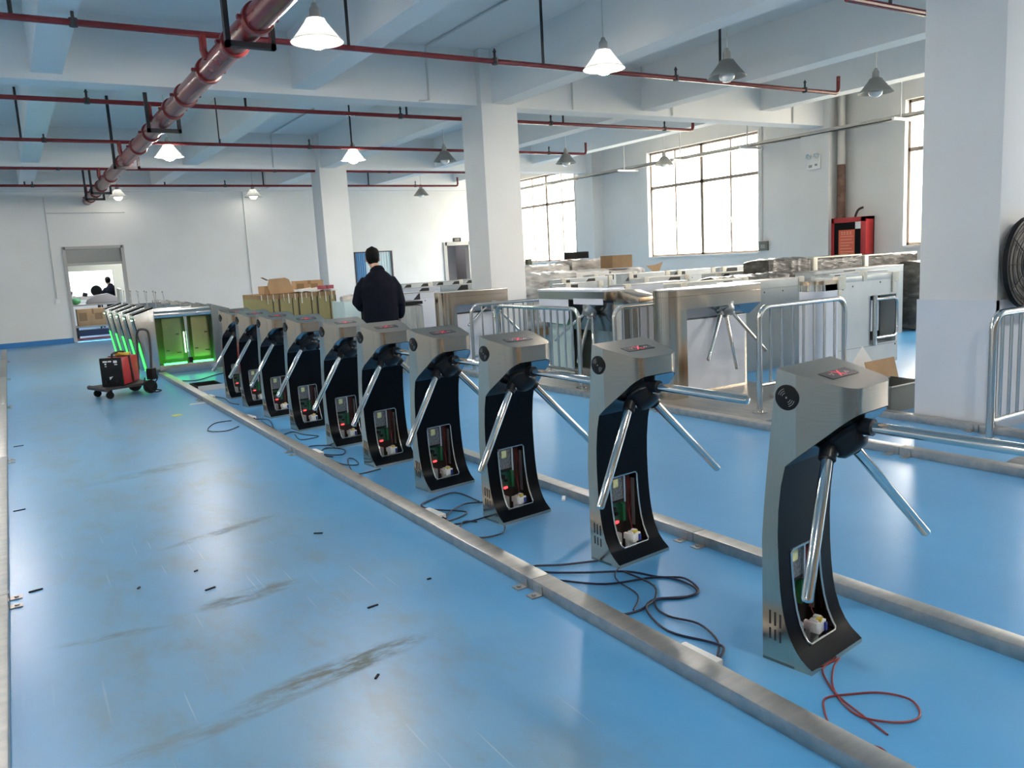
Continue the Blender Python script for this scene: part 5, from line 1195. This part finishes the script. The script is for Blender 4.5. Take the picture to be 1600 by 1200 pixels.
# local frame: facing +y, feet at z=0
def build_person(label, loc, rz, sc=1.0):
    t = thing('person', label, 'person', loc, rz)
    t.scale = (sc, sc, sc)
    hip, sh = 0.90, 1.40
    armL = [(-0.165, 0.06, 1.335, 0.06), (-0.225, 0.08, 1.23, 0.056), (-0.262, 0.12, 1.08, 0.048), (-0.22, 0.28, 1.02, 0.042), (-0.15, 0.40, 1.02, 0.033)]
    armR = [(0.165, 0.05, 1.335, 0.06), (0.218, 0.03, 1.22, 0.056), (0.245, 0.03, 1.06, 0.048), (0.245, 0.13, 0.91, 0.041), (0.235, 0.18, 0.84, 0.033)]
    legs = [[(s*0.095, 0.0, 0.90, 0.10), (s*0.105, 0.015, 0.70, 0.082), (s*0.11, 0.02, 0.49, 0.060), (s*0.115, 0.0, 0.30, 0.056), (s*0.12, -0.01, 0.09, 0.040)] for s in (-1, 1)]
    feet = [[(s*0.12, -0.03, 0.05, 0.042), (s*0.125, 0.07, 0.045, 0.043, 0.038), (s*0.13, 0.17, 0.035, 0.042, 0.028)] for s in (-1, 1)]
    torso = [(0, 0.0, 0.86, 0.165, 0.115), (0, 0.0, 0.98, 0.16, 0.115), (0, 0.0, 1.10, 0.165, 0.115), (0, 0.01, 1.24, 0.185, 0.12), (0, 0.03, 1.34, 0.165, 0.10), (0, 0.05, 1.42, 0.09, 0.072)]
    neck = [(0, 0.055, 1.40, 0.065), (-0.022, 0.085, 1.50, 0.055), (-0.04, 0.11, 1.55, 0.058)]
    HX = -0.045
    head = [(HX, 0.13, 1.535, 0.055, 0.07), (HX, 0.135, 1.575, 0.068, 0.088), (HX, 0.13, 1.625, 0.076, 0.096), (HX, 0.12, 1.675, 0.074, 0.092), (HX, 0.115, 1.71, 0.055, 0.07)]
    def hand(w_, d, up):
        w_, d, up = Vector(w_), Vector(d).normalized(), Vector(up).normalized(); s_ = d.cross(up)
        ch = [[(*w_, 0.026, 0.02), (*(w_+d*0.05), 0.038, 0.016), (*(w_+d*0.09), 0.037, 0.014)]]
        for i, (o_, l_) in enumerate(((-0.028, 0.062), (-0.010, 0.072), (0.009, 0.068), (0.027, 0.052))):
            b0 = w_+d*0.085+s_*o_
            ch.append([(*b0, 0.0095), (*(b0+d*l_*0.45-up*0.006), 0.009), (*(b0+d*l_*0.75-up*0.026), 0.0085), (*(b0+d*l_*0.80-up*0.05), 0.0075)])
        b0 = w_+d*0.03-s_*0.032; ch.append([(*b0, 0.013), (*(b0+d*0.03-s_*0.022-up*0.012), 0.0105), (*(b0+d*0.055-s_*0.022-up*0.03), 0.0085)])
        return ch
    hands = hand(armL[-1][:3], (0.5, 0.85, -0.1), (0, 0, 1)) + hand(armR[-1][:3], (-0.05, 0.35, -0.9), (1, 0, 0))
    def face(bm):
        c = Vector((HX, 0.225, 1.60))
        def blob(p, sx, sy, sz):
            q = bmesh.ops.create_icosphere(bm, subdivisions=2, radius=1.0)['verts']
            for v in q: v.co = Vector((v.co.x*sx, v.co.y*sy, v.co.z*sz)) + p
        blob(c + Vector((0, 0.006, -0.008)), 0.012, 0.020, 0.022)      # nose
        blob(c + Vector((0, -0.008, -0.045)), 0.022, 0.012, 0.009)     # mouth
        blob(c + Vector((0, -0.012, -0.072)), 0.022, 0.02, 0.016)      # chin
        for s in (-1, 1):
            blob(Vector((HX+s*0.080, 0.115, 1.60)), 0.012, 0.020, 0.032)   # ears
            blob(c + Vector((s*0.030, -0.010, 0.028)), 0.020, 0.012, 0.008)    # brow
    me = skin_mesh([torso, neck, head, armL, armR] + legs + feet + hands, vox=0.0085, smooth_it=3, extra=face)
    mesh_obj('body', me, m_skin, t)
    q = MB()
    for s in (-1, 1): q.sphere((HX+s*0.030, 0.216, 1.612), 0.011, 10)
    ey = q.build('eyes', m_white, t)
    # jacket: torso and sleeves, looser than the body
    jt = [(0, -0.005, 0.80, 0.215, 0.165), (0, -0.005, 0.88, 0.218, 0.168), (0, -0.01, 1.0, 0.215, 0.165), (0, -0.012, 1.12, 0.218, 0.165), (0, -0.002, 1.25, 0.226, 0.162), (0, 0.015, 1.34, 0.200, 0.142), (0, 0.035, 1.405, 0.150, 0.115), (0, 0.055, 1.455, 0.088, 0.085)]
    jl = [(-0.135, 0.05, 1.34, 0.085), (-0.215, 0.075, 1.24, 0.084), (-0.262, 0.12, 1.08, 0.080), (-0.225, 0.26, 1.02, 0.068), (-0.165, 0.37, 1.02, 0.054)]
    jr = [(0.135, 0.04, 1.34, 0.085), (0.205, 0.03, 1.23, 0.084), (0.240, 0.03, 1.06, 0.078), (0.245, 0.12, 0.93, 0.065), (0.238, 0.16, 0.875, 0.053)]
    me = skin_mesh([jt, jl, jr], vox=0.011, smooth_it=5)
    j = mesh_obj('jacket', me, m_navy, t)
    me = skin_mesh([[(0, 0.045, 1.44, 0.10, 0.098), (-0.012, 0.068, 1.485, 0.084, 0.086)]], vox=0.008, smooth_it=2); mesh_obj('collar', me, m_navy, j)
    tr = [[(s*0.095, 0.0, 0.92, 0.118), (s*0.108, 0.012, 0.70, 0.100), (s*0.112, 0.018, 0.49, 0.080), (s*0.118, 0.0, 0.28, 0.072), (s*0.122, -0.01, 0.09, 0.064)] for s in (-1, 1)]
    me = skin_mesh(tr + [[(0, 0, 0.84, 0.175, 0.125), (0, 0, 0.95, 0.17, 0.12)]], vox=0.011, smooth_it=4); mesh_obj('trousers', me, m_trous, t)
    for s in (-1, 1):
        me = skin_mesh([[(s*0.12, -0.055, 0.045, 0.048, 0.044), (s*0.124, 0.04, 0.05, 0.05, 0.05), (s*0.128, 0.12, 0.04, 0.05, 0.038), (s*0.13, 0.20, 0.033, 0.044, 0.03)]], vox=0.008, smooth_it=3); mesh_obj('shoe', me, m_shoe, t)
    hr = [[(HX, 0.075, 1.555, 0.058, 0.030), (HX, 0.085, 1.60, 0.082, 0.072), (HX, 0.10, 1.655, 0.088, 0.102), (HX, 0.105, 1.70, 0.084, 0.100), (HX, 0.10, 1.735, 0.062, 0.075), (HX, 0.10, 1.75, 0.03, 0.04)]]
    me = skin_mesh(hr, vox=0.008, smooth_it=2); mesh_obj('hair', me, m_hair, t)
    return t
build_person('person seen from behind in a dark navy jacket, standing behind the turnstile row', (3.74, 9.05, 0), math.radians(-20), 0.962)
tag(MB().obox((3.74+0.33, 9.05+0.22, 0.735), 0.07, 0.14, 0.05, 0.3, 0.4).build('metal_part', m_chrome, bevel=0.008), 'small shiny metal part held at the right hand of the person', 'part')

# the workroom seen through the left doorway
t = thing('workbench', 'workbench piled with materials in the room beyond the left doorway', 'bench', (2.0, 25.0, 0), 0)
MB().box(-0.7, 0.75, -0.35, 0.4, 0.82, 0.86).build('bench_top', m_dframe, t)
for (x, y) in ((-0.66, -0.31), (0.71, -0.31), (-0.66, 0.36), (0.71, 0.36)): MB().box(x-0.025, x+0.025, y-0.025, y+0.025, 0, 0.82).build('leg', m_hang, t)
tag(MB().sphere((1.50, 24.9, 0.95), 0.14, 14, 0.65).build('green_sack', m_mgreen), 'crumpled green sack on the workbench beyond the left doorway', 'sack')
q = MB(); q.prism([(-0.45, 0), (0.45, 0), (0.38, 0.12), (0.1, 0.26), (-0.2, 0.22), (-0.4, 0.1)], 'y', -0.2, 0.2)
o = tag(q.build('grey_cover', m_greyw, bevel=0.03), 'grey cover heaped on the workbench beyond the left doorway', 'cover'); o.location = (2.2, 25.0, 0.862)
carton('brown cardboard box under the workbench inside the left doorway', (1.78, 23.75, 0.34), 0, 0.72, 0.5, 0.42, False)
t = thing('low_table', 'low dark blue table holding the brown box inside the left doorway', 'table', (1.85, 23.75, 0), 0)
MB().box(-0.5, 0.6, -0.3, 0.3, 0.30, 0.34).build('table_top', m_dframe, t)
MB().box(-0.48, 0.58, -0.27, 0.27, 0.08, 0.22).build('drawer_box', mat('dark_blue_drawer', (0.015, 0.04, 0.12), 0.5), t)
for (x, y) in ((-0.46, -0.26), (0.56, -0.26), (-0.46, 0.26), (0.56, 0.26)): MB().box(x-0.02, x+0.02, y-0.02, y+0.02, 0, 0.30).build('leg', m_hang, t)
tag(MB().box(1.32, 2.5, 23.30, 23.42, 0, 0.035).build('red_strip', m_magenta), 'dark red strip on the floor inside the left doorway', 'strip')
t = thing('desk_fan', 'black pedestal fan beside the worker beyond the left doorway', 'fan', (2.27, 27.6, 0), 0)
MB().lathe((0, 0, 1.17), (-0.6, -1, 0), [(-0.05, 0), (-0.05, 0.10), (0, 0.17), (0.04, 0.16), (0.05, 0)], 20).build('fan_head', m_bplastic, t)
MB().cyl((0, 0, 0.02), (0, 0, 1.02), 0.02, 10).build('pole', m_bplastic, t); MB().cyl((0, 0, 0), (0, 0, 0.03), 0.18, 18).build('base', m_bplastic, t)
build_person('person in dark clothes facing away in the room beyond the left doorway', (2.72, 28.0, 0), math.radians(15), 0.90)
t = thing('assembly_table', 'white table with small machines at the far window beyond the left doorway', 'table', (1.6, 28.9, 0), 0)
MB().box(-0.8, 0.9, -0.4, 0.4, 0.86, 0.9).build('table_top', m_white, t)
for (x, y) in ((-0.75, -0.35), (0.85, -0.35), (-0.75, 0.35), (0.85, 0.35)): MB().box(x-0.02, x+0.02, y-0.02, y+0.02, 0, 0.86).build('leg', m_hang, t)
for (x, w_, h, lb) in ((1.05, 0.3, 0.22, 'leftmost small machine on the far white table'), (1.5, 0.5, 0.28, 'middle small machine on the far white table'), (2.0, 0.26, 0.2, 'rightmost small machine on the far white table')):
    u_ = thing('bench_machine', lb, 'machine', (x, 28.75, 0.9), 0, 'small bench machines')
    MB().box(-w_/2, w_/2, -0.12, 0.12, 0, h*0.5).build('base', m_grey, u_, bevel=0.01)
    MB().obox((w_*0.1, 0, h*0.8), w_*0.5, 0.16, h*0.6, 0, 0, 0.3).build('head', m_bplastic, u_, bevel=0.01)
tag(MB().obox((2.52, 24.2, 0.62), 0.06, 0.32, 1.24, 0.1, 0.12).build('leaning_board', m_foam), 'pale board leaning just inside the left doorway', 'board')
ld = bpy.data.lights.new('workroom_fill_light', 'AREA'); ld.shape = 'RECTANGLE'; ld.size = 1.2; ld.size_y = 0.2; ld.energy = 60  # added area light without a fixture, brightens the far workroom
lo = bpy.data.objects.new('workroom_fill_light', ld); COL.objects.link(lo); lo.location = (1.9, 27.8, 2.9)
ld = bpy.data.lights.new('corridor_fill_light', 'AREA'); ld.shape = 'RECTANGLE'; ld.size = 1.2; ld.size_y = 0.2; ld.energy = 70  # added fill to lift the dark corridor, no lamp modelled
lo = bpy.data.objects.new('corridor_fill_light', ld); COL.objects.link(lo); lo.location = (3.2, 24.4, 2.9)
ld = bpy.data.lights.new('store_fill_light', 'AREA'); ld.size = 0.5; ld.energy = 14  # small fill put in to brighten the unlit storeroom
lo = bpy.data.objects.new('store_fill_light', ld); COL.objects.link(lo); lo.location = (12.0, 23.9, 2.7)
# storeroom shelf behind the right door
t = thing('store_shelf', 'dark shelf with blue and white packages inside the right door', 'shelf', (11.75, YB+1.5, 0), 0)
MB().box(-0.3, 0.2, -0.25, 0.25, 0, 0.04).build('board', m_hang, t)
for z in (0.5, 0.95, 1.4, 1.85): MB().box(-0.3, 0.2, -0.25, 0.25, z, z+0.03).build('board', m_hang, t)
for (x, y) in ((-0.29, -0.24), (0.19, -0.24), (-0.29, 0.24), (0.19, 0.24)): MB().box(x-0.015, x+0.015, y-0.015, y+0.015, 0, 2.0).build('post', m_hang, t)
for (z, m_, lb) in ((1.43, m_switch, 'blue package on the store shelf'), (0.98, m_white, 'white package on the store shelf'), (0.53, m_card, 'brown package on the store shelf')):
    tag(MB().obox((11.72, YB+1.45, z+0.12), 0.32, 0.25, 0.24, 0.1).build('package', m_, bevel=0.01), lb, 'package', 'packages on the store shelf')
